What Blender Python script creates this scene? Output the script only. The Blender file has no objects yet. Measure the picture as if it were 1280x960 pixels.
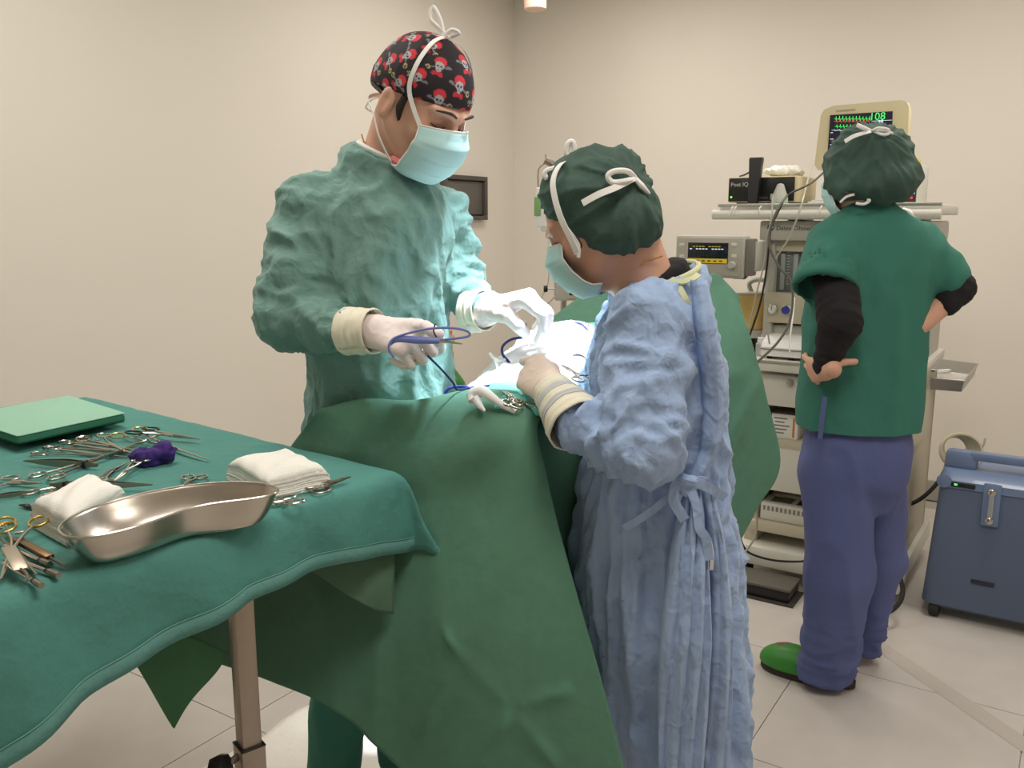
import bpy, bmesh, math, random
import numpy as np
from mathutils import Matrix, Vector, Euler
random.seed(4); rng = np.random.RandomState(5)
SC = bpy.context.scene; COL = SC.collection
PI = math.pi
# ------------------------------------------------------------------ camera
FPX, PITCH, CH = 1100.0, math.radians(10.6), 1.4
cam_d = bpy.data.cameras.new('camera'); cam = bpy.data.objects.new('camera', cam_d); COL.objects.link(cam)
cam.location = (0, 0, CH); cam.rotation_euler = (PI/2-PITCH, 0, 0)
cam_d.sensor_width = 36; cam_d.lens = FPX/1280*36; cam_d.clip_start = .05
SC.camera = cam
# ------------------------------------------------------------------ world, exposure, lights
wd = bpy.data.worlds.new('world'); SC.world = wd; wd.use_nodes = True
wd.node_tree.nodes['Background'].inputs[0].default_value = (1, .95, .88, 1)
wd.node_tree.nodes['Background'].inputs[1].default_value = .12
SC.view_settings.view_transform = 'Standard'; SC.view_settings.look = 'None'
SC.view_settings.gamma = 1; SC.view_settings.exposure = 0.12; SC.view_settings.use_curve_mapping = False
def area(name, loc, size, power, col, rot=(0, 0, 0)):
    l = bpy.data.lights.new(name, 'AREA'); l.shape = 'RECTANGLE'; l.size, l.size_y = size; l.energy = power; l.color = col
    o = bpy.data.objects.new(name, l); o.location = loc; o.rotation_euler = rot; COL.objects.link(o); return o
E1 = (math.cos(math.radians(-33)), math.sin(math.radians(-33))); E2 = (-E1[1], E1[0]); RZ = math.radians(-33)
def W(u, v, z=0): return Vector((u*E1[0]+v*E2[0], u*E1[1]+v*E2[1], z))
WARM = (1, .94, .86)
CEIL = 2.75
for u, v, e in ((-2.0, 3.5, 17), (-.2, 3.3, 19), (-2.0, 1.2, 17), (-.2, .9, 17), (1.3, 2.2, 12)):
    area('ceiling_panel_light', W(u, v, CEIL-.03), (.6, .9), e, WARM, (0, 0, RZ))
def spot(name, loc, tgt, power, ang, blend, col, r=.08):
    l = bpy.data.lights.new(name, 'SPOT'); l.energy = power; l.spot_size = math.radians(ang); l.spot_blend = blend; l.color = col; l.shadow_soft_size = r
    o = bpy.data.objects.new(name, l); o.location = loc
    o.rotation_euler = (Vector(tgt)-Vector(loc)).to_track_quat('-Z', 'Y').to_euler(); COL.objects.link(o); return o
spot('surgical_lamp_light', (.34, 1.74, 2.5), (.03, 1.84, 1.12), 620, 23, 1, (.76, .86, 1.0), .12)

# ------------------------------------------------------------------ pixel -> world helpers (layout measured once from the photo)
def ray(x, y):
    a = (x-640)/FPX; b = (y-480)/FPX
    return (a, math.cos(PITCH)-b*math.sin(PITCH), -math.sin(PITCH)-b*math.cos(PITCH))
def P(x, y, d):
    r = ray(x, y); t = d/r[1]; return Vector((r[0]*t, d, CH+r[2]*t))
def PZ(x, y, z):
    r = ray(x, y); t = (z-CH)/r[2]; return Vector((r[0]*t, r[1]*t, z))
def PV(x, y, v):
    r = ray(x, y); t = v/(r[0]*E2[0]+r[1]*E2[1]); X, Y = r[0]*t, r[1]*t
    return (X*E1[0]+Y*E1[1], CH+r[2]*t)
def R_(px, d): return px*d*1.03/FPX
# ------------------------------------------------------------------ materials
def lin(c): return tuple((v/255/12.92 if v/255 <= .04045 else ((v/255+.055)/1.055)**2.4) for v in c)
MATS = {}
def mat(name, rgb, rough=.6, metal=0, spec=.5, var=0, vscale=6, bump=None, emit=0, trans=0, alpha=1, sss=0, sheen=0, coat=0, aniso=0):
    """bump: list of (kind, scale, strength, distance) kind in noise/crease/wave/weave"""
    if name in MATS: return MATS[name]
    m = bpy.data.materials.new(name); m.use_nodes = True; nt = m.node_tree; N = nt.nodes; L = nt.links
    b = N['Principled BSDF']; c = (*lin(rgb), 1)
    b.inputs['Base Color'].default_value = c; b.inputs['Roughness'].default_value = rough; b.inputs['Metallic'].default_value = metal
    b.inputs['Specular IOR Level'].default_value = spec
    if emit: b.inputs['Emission Color'].default_value = c; b.inputs['Emission Strength'].default_value = emit
    if trans: b.inputs['Transmission Weight'].default_value = trans
    if alpha < 1: b.inputs['Alpha'].default_value = alpha
    if sss:
        b.inputs['Subsurface Weight'].default_value = sss; b.inputs['Subsurface Radius'].default_value = (.012, .005, .003); b.inputs['Subsurface Scale'].default_value = 1
    if sheen: b.inputs['Sheen Weight'].default_value = sheen; b.inputs['Sheen Roughness'].default_value = .5
    if coat: b.inputs['Coat Weight'].default_value = coat
    tc = N.new('ShaderNodeTexCoord')
    if var:
        n = N.new('ShaderNodeTexNoise'); n.inputs['Scale'].default_value = vscale; n.inputs['Detail'].default_value = 6
        L.new(tc.outputs['Object'], n.inputs['Vector'])
        r = N.new('ShaderNodeMapRange'); r.inputs[1].default_value = .3; r.inputs[2].default_value = .7; r.inputs[3].default_value = 1-var; r.inputs[4].default_value = 1+var
        L.new(n.outputs['Fac'], r.inputs[0])
        x = N.new('ShaderNodeMix'); x.data_type = 'RGBA'; x.blend_type = 'MULTIPLY'; x.inputs[0].default_value = 1; x.inputs[6].default_value = c
        L.new(r.outputs[0], x.inputs[7]); L.new(x.outputs[2], b.inputs['Base Color'])
    prev = None
    for kind, sc, st, dist in (bump or []):
        if kind == 'noise':
            n = N.new('ShaderNodeTexNoise'); n.inputs['Scale'].default_value = sc; n.inputs['Detail'].default_value = 5; out = n.outputs['Fac']; src = n
            L.new(tc.outputs['Object'], n.inputs['Vector'])
        elif kind == 'crease':
            w = N.new('ShaderNodeTexNoise'); w.inputs['Scale'].default_value = sc*.6; w.inputs['Detail'].default_value = 3; L.new(tc.outputs['Object'], w.inputs['Vector'])
            a = N.new('ShaderNodeVectorMath'); a.operation = 'MULTIPLY_ADD'; a.inputs[1].default_value = (.3, .3, .3)
            L.new(w.outputs['Color'], a.inputs[0]); L.new(tc.outputs['Object'], a.inputs[2])
            mp = N.new('ShaderNodeMapping'); mp.inputs['Scale'].default_value = (1, 1, .45); L.new(a.outputs[0], mp.inputs['Vector'])
            n = N.new('ShaderNodeTexVoronoi'); n.feature = 'F1'; n.inputs['Scale'].default_value = sc; n.inputs['Detail'].default_value = 1; L.new(mp.outputs[0], n.inputs['Vector']); out = n.outputs['Distance']
        else:
            mp = N.new('ShaderNodeMapping'); L.new(tc.outputs['Object'], mp.inputs['Vector'])
            mp.inputs['Scale'].default_value = {'grain': (1, 18, 1), 'vert': (1, 1, .12)}.get(kind, (1, 1, 1))
            n = N.new('ShaderNodeTexNoise'); n.inputs['Scale'].default_value = sc; n.inputs['Detail'].default_value = 4
            L.new(mp.outputs[0], n.inputs['Vector']); out = n.outputs['Fac']
        bp = N.new('ShaderNodeBump'); bp.inputs['Strength'].default_value = st; bp.inputs['Distance'].default_value = dist
        L.new(out, bp.inputs['Height'])
        if prev: L.new(prev.outputs[0], bp.inputs['Normal'])
        prev = bp
    if prev: L.new(prev.outputs[0], b.inputs['Normal'])
    MATS[name] = m; return m
def vcol_mat(name, rough=.8):
    m = bpy.data.materials.new(name); m.use_nodes = True; b = m.node_tree.nodes['Principled BSDF']
    a = m.node_tree.nodes.new('ShaderNodeAttribute'); a.attribute_name = 'print'
    m.node_tree.links.new(a.outputs['Color'], b.inputs['Base Color']); b.inputs['Roughness'].default_value = rough; return m
CB = [('crease', 7, .58, .026), ('crease', 17, .42, .009), ('noise', 50, .2, .003)]
M_gown_g = mat('green_gown_cloth', (108, 148, 140), .75, var=.04, vscale=12, bump=CB, sheen=.15)
M_gown_b = mat('blue_gown_cloth', (158, 182, 220), .78, var=.03, vscale=10, bump=CB, sheen=.15)
M_scrub = mat('teal_scrub_cloth', (54, 118, 104), .85, var=.05, bump=[('noise', 7, .4, .02), ('noise', 900, .15, .001)])
M_trouser = mat('indigo_scrub_cloth', (88, 98, 148), .85, var=.06, bump=[('noise', 9, .35, .02), ('noise', 900, .15, .001)])
M_black = mat('black_knit', (22, 19, 24), .9, bump=[('noise', 300, .3, .002)])
M_drape = mat('dark_green_drape', (86, 132, 110), .82, var=.04, vscale=40, bump=[('noise', 3.5, .5, .03), ('noise', 700, .2, .001)])
M_tealcloth = mat('teal_table_cloth', (80, 142, 134), .85, var=.05, bump=[('noise', 7, .7, .03), ('crease', 4, .25, .02), ('noise', 800, .2, .001)])
M_hem = mat('teal_hem', (96, 150, 144), .85, bump=[('noise', 90, .5, .004)])
M_stitch = mat('pale_thread', (120, 172, 160), .8)
M_olive = mat('olive_green_cloth', (84, 116, 94), .85, bump=[('noise', 8, .4, .02)])
M_leaf = mat('grass_green_cloth', (76, 126, 90), .85, var=.06, bump=[('noise', 9, .4, .02)])
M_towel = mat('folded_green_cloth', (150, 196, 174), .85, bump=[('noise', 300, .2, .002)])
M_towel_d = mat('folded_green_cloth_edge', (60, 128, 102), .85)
M_aqua_lit = mat('lamplit_aqua_cloth', (110, 205, 190), .8, bump=[('noise', 20, .5, .01)])  # green cloth as the lamp shows it, the lit tone painted in
M_white = mat('white_cloth', (236, 236, 234), .85, bump=[('noise', 25, .4, .008)])
M_gauze = mat('white_gauze', (245, 243, 236), .95, bump=[('noise', 400, .4, .002)])
M_glove = mat('latex_glove', (236, 214, 200), .5, bump=[('noise', 60, .3, .003)], sss=.1)
M_cuff = mat('glove_cuff_latex', (236, 230, 208), .55, bump=[('noise', 40, .5, .004)])
M_gw = mat('pale_latex_glove', (240, 226, 222), .5, bump=[('noise', 60, .2, .003)])
M_skin = mat('skin', (216, 168, 146), .5, var=.08, vscale=30, sss=.15, bump=[('noise', 200, .1, .001)])
M_skin2 = mat('fair_skin', (214, 164, 140), .5, var=.06, vscale=30, sss=.15)
M_hair = mat('dark_hair', (46, 32, 26), .6, bump=[('noise', 400, .6, .003)])
M_bouf = mat('bouffant_fabric', (58, 84, 74), .8, var=.12, vscale=8, bump=[('noise', 30, .5, .01), ('noise', 900, .2, .001)])
M_mask = mat('mask_aqua', (182, 222, 222), .75, bump=[('noise', 300, .2, .001)])
M_tie = mat('white_tie', (238, 236, 232), .8)
M_navy = mat('navy_cloth', (30, 48, 110), .8)
M_pink = mat('coral_cloth', (214, 120, 120), .8)
M_cream = mat('cream_binding', (214, 218, 176), .8, bump=[('noise', 60, .4, .003)])
M_gold = mat('gold_metal', (214, 178, 96), .25, 1)
M_steel = mat('surgical_steel', (190, 184, 174), .22, 1)
M_steel2 = mat('dull_steel', (150, 142, 130), .35, 1)
M_brass = mat('brown_steel', (128, 104, 78), .35, 1)
M_blksteel = mat('black_handle', (30, 30, 32), .3)
M_dish = mat('kidney_dish_steel', (205, 196, 186), .24, 1, bump=[('noise', 8, .04, .01)])
M_leg = mat('brushed_steel', (170, 156, 144), .38, 1, var=.1, bump=[('vert', 60, .1, .002)])
M_blackp = mat('black_plastic', (18, 17, 18), .4)
M_rubber = mat('dark_rubber', (30, 28, 28), .7)
M_purple = mat('purple_cloth', (62, 36, 118), .8, bump=[('noise', 50, .5, .005)])
M_bluep = mat('blue_plastic', (60, 70, 170), .4)
M_periw = mat('periwinkle_handle', (120, 130, 200), .35)
M_wall = mat('wall_paint', (230, 224, 214), .7, var=.01, vscale=.7, bump=[('noise', 160, .05, .002)])
M_floor = mat('floor_vinyl', (202, 196, 190), .45, var=.05, vscale=7, bump=[('noise', 120, .06, .002)])
M_seam = mat('floor_seam', (172, 165, 157), .6)
M_cove = mat('grey_coving', (158, 155, 148), .6)
M_ceil = mat('ceiling_paint', (225, 222, 214), .8)
M_beige = mat('beige_plastic', (218, 206, 168), .45)
M_mcase = mat('machine_grey', (184, 182, 172), .4)
M_mcase2 = mat('machine_warm_grey', (196, 188, 166), .45)
M_mlight = mat('machine_off_white', (214, 212, 202), .4)
M_mdark = mat('machine_dark', (46, 44, 44), .5)
M_alu = mat('aluminium', (186, 184, 178), .35, .9)
M_scr = mat('screen_dark', (16, 22, 30), .15, emit=.3)
M_amber = mat('screen_amber', (176, 150, 40), .3, emit=.5)
M_green = mat('trace_green', (60, 200, 90), .4, emit=1)
M_red = mat('trace_red', (210, 60, 60), .4, emit=.8)
M_wtxt = mat('trace_white', (200, 215, 235), .4, emit=.8)
M_textd = mat('dark_print', (52, 58, 62), .6)
M_textg = mat('grey_print', (130, 128, 120), .6)
M_textw = mat('white_print', (220, 220, 215), .6)
M_logo = mat('teal_print', (22, 92, 92), .5)
M_yell = mat('yellow_plastic', (238, 206, 130), .5)
M_ybr = mat('bright_yellow', (232, 208, 60), .5)
M_tube = mat('clear_tubing', (200, 196, 184), .3, alpha=.85)
M_cable = mat('grey_cable', (120, 116, 108), .5)
M_glass = mat('clear_plastic', (225, 230, 226), .15, alpha=.45)
M_flow = mat('flow_tube_panel', (120, 126, 128), .3)
M_flowb = mat('flow_tube_blue', (96, 120, 150), .25)
M_conc = mat('concentrator_blue', (108, 128, 164), .35, coat=.3, bump=[('noise', 600, .05, .001)])
M_conc2 = mat('concentrator_dark_blue', (84, 98, 124), .5, bump=[('noise', 500, .25, .001)])
M_clog = mat('green_clog', (52, 132, 44), .45, var=.05)
M_tan = mat('tan_cork', (168, 124, 84), .7)
M_sole = mat('brown_sole', (52, 36, 30), .7)
M_hatch = mat('charcoal_hatch', (84, 78, 74), .55)
M_hatch2 = mat('charcoal_panel', (98, 94, 90), .5)
M_gcyl = mat('green_gas_paint', (40, 120, 48), .35)
M_orange = mat('orange_valve', (214, 120, 40), .4)
M_lgreen = mat('pale_green_print', (150, 190, 140), .6)
M_paper = mat('white_paper', (236, 236, 230), .8)
M_card = mat('grey_card', (110, 102, 96), .8)
M_padw = mat('absorbent_pad', (250, 246, 238), .9, bump=[('noise', 9, .6, .03)])
M_pinkp = mat('pink_plastic', (240, 205, 190), .5)
# ------------------------------------------------------------------ object plumbing
INV = {}
def thing(name, label, cat, loc, rotz=0, group=None, kind=None):
    o = bpy.data.objects.new(name, None); COL.objects.link(o); o.location = loc; o.rotation_euler = (0, 0, rotz); o.empty_display_size = .05
    if label: o['label'] = label
    if cat: o['category'] = cat
    if group: o['group'] = group
    if kind: o['kind'] = kind
    INV[o.name] = (Matrix.Translation(loc) @ Matrix.Rotation(rotz, 4, 'Z')).inverted(); return o
def mkobj(name, V, F, m, parent=None, smooth=True, label=None, cat=None, group=None, kind=None, angle=None):
    V = np.asarray(V, dtype=float).reshape(-1, 3)
    if parent is not None:
        inv = np.array(INV[parent.name]); V = V @ inv[:3, :3].T + inv[:3, 3]; off = None
    else:
        off = (float((V[:, 0].min()+V[:, 0].max())/2), float((V[:, 1].min()+V[:, 1].max())/2), float(V[:, 2].min())); V = V-np.array(off)
    me = bpy.data.meshes.new(name); me.from_pydata(V.tolist(), [], [list(map(int, f)) for f in F])
    if smooth:
        me.shade_smooth()
        if angle: me.set_sharp_from_angle(angle=math.radians(angle))
    ms = m if isinstance(m, (list, tuple)) else [m]
    for q in ms: me.materials.append(q)
    o = bpy.data.objects.new(name, me); COL.objects.link(o)
    if parent is not None: o.parent = parent; INV[o.name] = INV[parent.name]
    else:
        o.location = off; INV[o.name] = Matrix.Translation(off).inverted()
    if label: o['label'] = label
    if cat: o['category'] = cat
    if group: o['group'] = group
    if kind: o['kind'] = kind
    return o
def cat_(pts, n=6, closed=False):
    P_ = [Vector(p) for p in pts]; N = len(P_); out = []
    if N < 3 and not closed: return [P_[0].lerp(P_[-1], i/n) for i in range(n+1)]
    for i in range(N if closed else N-1):
        if closed: a, b, c, d = P_[(i-1) % N], P_[i], P_[(i+1) % N], P_[(i+2) % N]
        else: a, b, c, d = P_[max(i-1, 0)], P_[i], P_[i+1], P_[min(i+2, N-1)]
        for k in range(n):
            t = k/n; out.append(.5*((2*b)+(-a+c)*t+(2*a-5*b+4*c-d)*t*t+(-a+3*b-3*c+d)*t**3))
    if not closed: out.append(P_[-1].copy())
    return out
class MB:
    def __init__(s): s.V = []; s.F = []
    def add(s, V, F, M=None):
        o = len(s.V)
        s.V += [tuple((M @ Vector(v)) if M else v) for v in V]; s.F += [tuple(i+o for i in f) for f in F]; return s
    def box(s, c, d, bev=0, M=None, seg=2):
        bm = bmesh.new(); bmesh.ops.create_cube(bm, size=1)
        for v in bm.verts: v.co = Vector((v.co.x*d[0]+c[0], v.co.y*d[1]+c[1], v.co.z*d[2]+c[2]))
        if bev: bmesh.ops.bevel(bm, geom=bm.edges[:], offset=min(bev, min(d)*.45), segments=seg, affect='EDGES', profile=.5)
        bm.verts.index_update(); s.add([v.co[:] for v in bm.verts], [[v.index for v in f.verts] for f in bm.faces], M); bm.free(); return s
    def tube(s, pts, r, seg=8, n=5, closed=False, M=None, smooth=True, flat=None):
        pp = cat_(pts, n, closed) if smooth else [Vector(p) for p in pts]
        N = len(pp); rs = r if isinstance(r, (list, tuple)) else None
        V = []; up = None
        for i, p in enumerate(pp):
            t = (pp[(i+1) % N]-pp[i-1]) if closed else (pp[min(i+1, N-1)]-pp[max(i-1, 0)])
            if t.length < 1e-9: t = Vector((0, 0, 1))
            t.normalize()
            if up is None: up = t.orthogonal().normalized()
            up = (up-t*up.dot(t));
            if up.length < 1e-6: up = t.orthogonal()
            up.normalize(); sd = t.cross(up)
            rr = r if rs is None else float(np.interp(i/(N-1), np.linspace(0, 1, len(rs)), rs))
            for k in range(seg):
                a = 2*PI*k/seg; V.append(tuple(p+up*math.cos(a)*rr+sd*math.sin(a)*rr))
        F = []
        for i in range(N if closed else N-1):
            for k in range(seg):
                a = i*seg+k; b = i*seg+(k+1) % seg; c = ((i+1) % N)*seg+(k+1) % seg; d = ((i+1) % N)*seg+k; F.append((a, b, c, d))
        if not closed: F.append(tuple(range(seg))[::-1]); F.append(tuple((N-1)*seg+k for k in range(seg)))
        return s.add(V, F, M)
    def ribbon(s, pts, nrm, w, th=.0008, n=6, M=None):
        """flat band along pts; nrm: centre Vector (normals point away from it) or a constant normal tuple list"""
        pp = cat_(pts, n); V = []; N = len(pp)
        for i, p in enumerate(pp):
            t = (pp[min(i+1, N-1)]-pp[max(i-1, 0)]).normalized()
            q = (p-nrm) if isinstance(nrm, Vector) else Vector(nrm)
            q = (q-t*q.dot(t)).normalized(); sd = t.cross(q)
            for a, b in ((-1, -1), (1, -1), (1, 1), (-1, 1)): V.append(tuple(p+sd*a*w/2+q*b*th))
        F = [(i*4+k, i*4+(k+1) % 4, i*4+4+(k+1) % 4, i*4+4+k) for i in range(N-1) for k in range(4)]
        F += [(3, 2, 1, 0), tuple((N-1)*4+k for k in range(4))]
        return s.add(V, F, M)
    def lathe(s, prof, seg=24, M=None):
        V = []; F = []; n = len(prof)
        for r, z in prof:
            for k in range(seg): a = 2*PI*k/seg; V.append((max(r, 1e-5)*math.cos(a), max(r, 1e-5)*math.sin(a), z))
        for i in range(n-1):
            for k in range(seg): F.append((i*seg+k, i*seg+(k+1) % seg, (i+1)*seg+(k+1) % seg, (i+1)*seg+k))
        F.append(tuple(range(seg))[::-1]); F.append(tuple((n-1)*seg+k for k in range(seg)))
        return s.add(V, F, M)
    def sheet(s, G, th, M=None, closed_u=False):
        """G (nu,nv,3) thin solid sheet of thickness th"""
        G = np.asarray(G, float); nu, nv, _ = G.shape
        du = np.gradient(G, axis=0); dv = np.gradient(G, axis=1); Nn = np.cross(du, dv); Nn /= np.linalg.norm(Nn, axis=2, keepdims=True)+1e-12
        A = G.reshape(-1, 3); B = (G-Nn*th).reshape(-1, 3); o = nu*nv; F = []
        for i in range(nu-1):
            for j in range(nv-1):
                a, b, c, d = i*nv+j, (i+1)*nv+j, (i+1)*nv+j+1, i*nv+j+1
                F.append((a, b, c, d)); F.append((o+d, o+c, o+b, o+a))
        for i in range(nu-1):
            F.append((i*nv+nv-1, (i+1)*nv+nv-1, o+(i+1)*nv+nv-1, o+i*nv+nv-1)); F.append((i*nv, o+i*nv, o+(i+1)*nv, (i+1)*nv))
        for j in range(nv-1):
            F.append((j, j+1, o+j+1, o+j)); F.append(((nu-1)*nv+j, o+(nu-1)*nv+j, o+(nu-1)*nv+j+1, (nu-1)*nv+j+1))
        return s.add(np.vstack([A, B]).tolist(), F, M)
    def prism(s, poly, z0, z1, M=None):
        n = len(poly); V = [(x, y, z0) for x, y in poly]+[(x, y, z1) for x, y in poly]
        return s.add(V, [tuple(range(n))[::-1], tuple(range(n, 2*n))]+[(i, (i+1) % n, n+(i+1) % n, n+i) for i in range(n)], M)
    def out(s, name, m, parent=None, smooth=True, angle=35, **k): return mkobj(name, s.V, s.F, m, parent, smooth, angle=angle, **k)
def bic(ctrl, su, sv):
    """bicubic Catmull-Rom resample of control grid (nu,nv,3)"""
    C = np.array([[tuple(p) for p in r] for r in ctrl], float)
    def up(A, n):
        N = A.shape[0]; Pd = np.concatenate([2*A[:1]-A[1:2], A, 2*A[-1:]-A[-2:-1]]); out = []
        for i in range(N-1):
            a, b, c, d = Pd[i:i+4]
            for k in range(n):
                t = k/n; out.append(.5*(2*b+(-a+c)*t+(2*a-5*b+4*c-d)*t*t+(-a+3*b-3*c+d)*t**3))
        out.append(A[-1]); return np.array(out)
    C = up(C, su); return np.swapaxes(up(np.swapaxes(C, 0, 1), sv), 0, 1)
def text(body, size, M, m, parent, name='lettering', align='CENTER', ext=.0003):
    cu = bpy.data.curves.new('t', 'FONT'); cu.body = body; cu.size = size; cu.extrude = ext; cu.align_x = align; cu.align_y = 'CENTER'; cu.resolution_u = 3
    o = bpy.data.objects.new('t', cu); COL.objects.link(o); dg = bpy.context.evaluated_depsgraph_get(); dg.update()
    me = o.evaluated_get(dg).to_mesh(); V = [tuple(M @ v.co) for v in me.vertices]; F = [tuple(p.vertices) for p in me.polygons]
    bpy.data.objects.remove(o); bpy.data.curves.remove(cu)
    return mkobj(name, V, F, m, parent, smooth=False)
# ------------------------------------------------------------------ noise, fields, surface nets
_perm = rng.permutation(512); _grad = rng.normal(size=(512, 3)); _grad /= np.linalg.norm(_grad, axis=1)[:, None]
def perlin(p):
    p = np.asarray(p, float); i = np.floor(p).astype(int); f = p-i; u = f*f*f*(f*(f*6-15)+10); r = 0
    for dx in (0, 1):
        wx = u[:, 0] if dx else 1-u[:, 0]
        for dy in (0, 1):
            wy = u[:, 1] if dy else 1-u[:, 1]
            for dz in (0, 1):
                wz = u[:, 2] if dz else 1-u[:, 2]
                h = _perm[(_perm[(_perm[(i[:, 0]+dx) & 511]+i[:, 1]+dy) & 511]+i[:, 2]+dz) & 511]
                g = _grad[h]; r = r+wx*wy*wz*(g[:, 0]*(f[:, 0]-dx)+g[:, 1]*(f[:, 1]-dy)+g[:, 2]*(f[:, 2]-dz))
    return r*1.6
def ridge(p, k=2.5): return np.clip(1-np.abs(perlin(p))*k, 0, 1)**1.5
def warp(p, s, a): return p+a*np.stack([perlin(p*s+7), perlin(p*s+31), perlin(p*s+53)], 1)
def nets(fn, xs, ys, zs):
    X, Y, Z = np.meshgrid(xs, ys, zs, indexing='ij'); sh = X.shape
    D = fn(np.stack([X.ravel(), Y.ravel(), Z.ravel()], 1)).reshape(sh)
    S = D < 0; nx, ny, nz = sh
    acc = np.zeros((nx-1, ny-1, nz-1, 3)); cnt = np.zeros((nx-1, ny-1, nz-1))
    G = [xs, ys, zs]
    for ax in range(3):
        a = [slice(None)]*3; b = [slice(None)]*3; a[ax] = slice(0, -1); b[ax] = slice(1, None); a = tuple(a); b = tuple(b)
        cr = S[a] != S[b]; t = np.where(cr, D[a]/np.where(cr, D[a]-D[b], 1), 0)
        pos = np.stack([X[a], Y[a], Z[a]], -1); pos[..., ax] += t*(np.stack([X[b], Y[b], Z[b]], -1)[..., ax]-pos[..., ax])
        o1, o2 = [k for k in range(3) if k != ax]
        for s1 in (0, 1):
            for s2 in (0, 1):
                sl = [slice(None)]*3
                sl[o1] = slice(s1, s1+sh[o1]-1); sl[o2] = slice(s2, s2+sh[o2]-1)
                c = cr[tuple(sl)]; acc += np.where(c[..., None], pos[tuple(sl)], 0); cnt += c
    act = cnt > 0; idx = -np.ones(act.shape, int); idx[act] = np.arange(act.sum()); V = acc[act]/cnt[act][:, None]; F = []
    for ax in range(3):
        a = [slice(None)]*3; b = [slice(None)]*3; a[ax] = slice(0, -1); b[ax] = slice(1, None)
        cr = S[tuple(a)] != S[tuple(b)]; ii = np.argwhere(cr); o1, o2 = (ax+1) % 3, (ax+2) % 3
        ok = (ii[:, o1] > 0) & (ii[:, o2] > 0) & (ii[:, o1] < sh[o1]-1) & (ii[:, o2] < sh[o2]-1); ii = ii[ok]
        def at(d1, d2): q = ii.copy(); q[:, o1] -= d1; q[:, o2] -= d2; return idx[q[:, 0], q[:, 1], q[:, 2]]
        q = np.stack([at(1, 1), at(0, 1), at(0, 0), at(1, 0)], 1); ins = S[ii[:, 0], ii[:, 1], ii[:, 2]]
        q[~ins] = q[~ins][:, ::-1]; F.append(q)
    return V, np.vstack(F)
def smooth(V, F, it=2, lam=.5):
    F = np.asarray(F); E = np.vstack([F[:, [k, (k+1) % F.shape[1]]] for k in range(F.shape[1])])
    n = len(V); c = np.zeros(n); np.add.at(c, E[:, 0], 1); np.add.at(c, E[:, 1], 1); c = np.maximum(c, 1)
    for _ in range(it):
        A = np.zeros_like(V); 
        for k in range(3): A[:, k] = np.bincount(E[:, 0], V[E[:, 1], k], n)+np.bincount(E[:, 1], V[E[:, 0], k], n)
        V = V+lam*(A/c[:, None]-V)
    return V
def normals(V, F):
    F = np.asarray(F); fn = np.cross(V[F[:, 2]]-V[F[:, 0]], V[F[:, 3]]-V[F[:, 1]]); N = np.zeros_like(V)
    for k in range(4):
        for a in range(3): N[:, a] += np.bincount(F[:, k], fn[:, a], len(V))
    return N/(np.linalg.norm(N, axis=1, keepdims=True)+1e-12)
def ax_(lo, hi, h, fine=None):
    """axis samples; fine=(lo,hi,hf) gives a finer stretch"""
    if not fine: return np.arange(lo, hi+h, h)
    a = np.arange(lo, fine[0], h) if fine[0] > lo else np.array([]); b = np.arange(max(fine[0], lo), min(fine[1], hi), fine[2]); c = np.arange(min(fine[1], hi), hi+h, h)
    return np.concatenate([a, b, c])
def s_cone(p, a, b, ra, rb, fl=None):
    a = np.array(a, float); b = np.array(b, float); ba = b-a; t = np.clip((p-a) @ ba/(ba @ ba), 0, 1); q = p-a-t[:, None]*ba
    if fl is not None:
        n = np.array(fl[0], float); n /= np.linalg.norm(n); q = q+np.outer(q @ n, n)*(fl[1]-1)
    return np.linalg.norm(q, axis=1)-(ra+(rb-ra)*t)
def s_ell(p, c, r, R=None):
    q = p-np.array(c, float)
    if R is not None: q = q @ R
    r = np.array(r, float); k0 = np.linalg.norm(q/r, axis=1); k1 = np.linalg.norm(q/(r*r), axis=1)+1e-9; return k0*(k0-1)/k1
def smin(a, b, k): h = np.clip(.5+.5*(b-a)/k, 0, 1); return b+(a-b)*h-k*h*(1-h)
def smax(a, b, k): return -smin(-a, -b, k)
def s_loft(p, rows, ex=2.0):
    """rows (z,cx,cy,a,b) any order"""
    r = np.array(sorted(rows), float); z = p[:, 2]
    zz = np.linspace(r[0, 0], r[-1, 0], 60)
    cols = []
    for k in range(1, 5):
        y = np.interp(zz, r[:, 0], r[:, k]); y = np.convolve(np.pad(y, 3, 'edge'), np.ones(7)/7, 'valid'); cols.append(np.interp(z, zz, y))
    cx, cy, a, b = cols; u = np.abs(p[:, 0]-cx)/a; v = np.abs(p[:, 1]-cy)/b
    d = ((u**ex+v**ex)**(1/ex)-1)*np.minimum(a, b)
    return np.maximum(d, np.maximum(r[0, 0]-z, z-r[-1, 0]))
def pxrow(py, xl, xr, d, b):
    A = P(xl, py, d); B = P(xr, py, d); return (A.z, (A.x+B.x)/2, d, (B.x-A.x)/2, b)
def limb_disp(V, a, b, rad, fa, fc, amp, seed=0, ends=.06):
    """ring-like folds round a limb a->b"""
    a = np.array(a, float); b = np.array(b, float); ax = (b-a)/np.linalg.norm(b-a); q = V-a; t = q @ ax; L = np.linalg.norm(b-a); per = q-np.outer(t, ax); r = np.linalg.norm(per, axis=1)
    w = np.exp(-np.clip(r-rad, 0, 1)**2/.0006)*np.clip((t+ends)/ends, 0, 1)*np.clip((L+ends-t)/ends, 0, 1)
    s = per*fc+np.outer(t*fa, ax)+seed
    return w*amp*(ridge(warp(s, .8, .5))-.35)
def hold(V, F, d): return V+normals(V, F)*d[:, None]
def body_disp(V, sx, sz, amp, seed=0):
    q = V*np.array([sx, sx, sz])+seed; return amp*(ridge(warp(q, .7, .6), 2.2)-.4)
def vec(a): return np.array(tuple(a), float)
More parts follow.
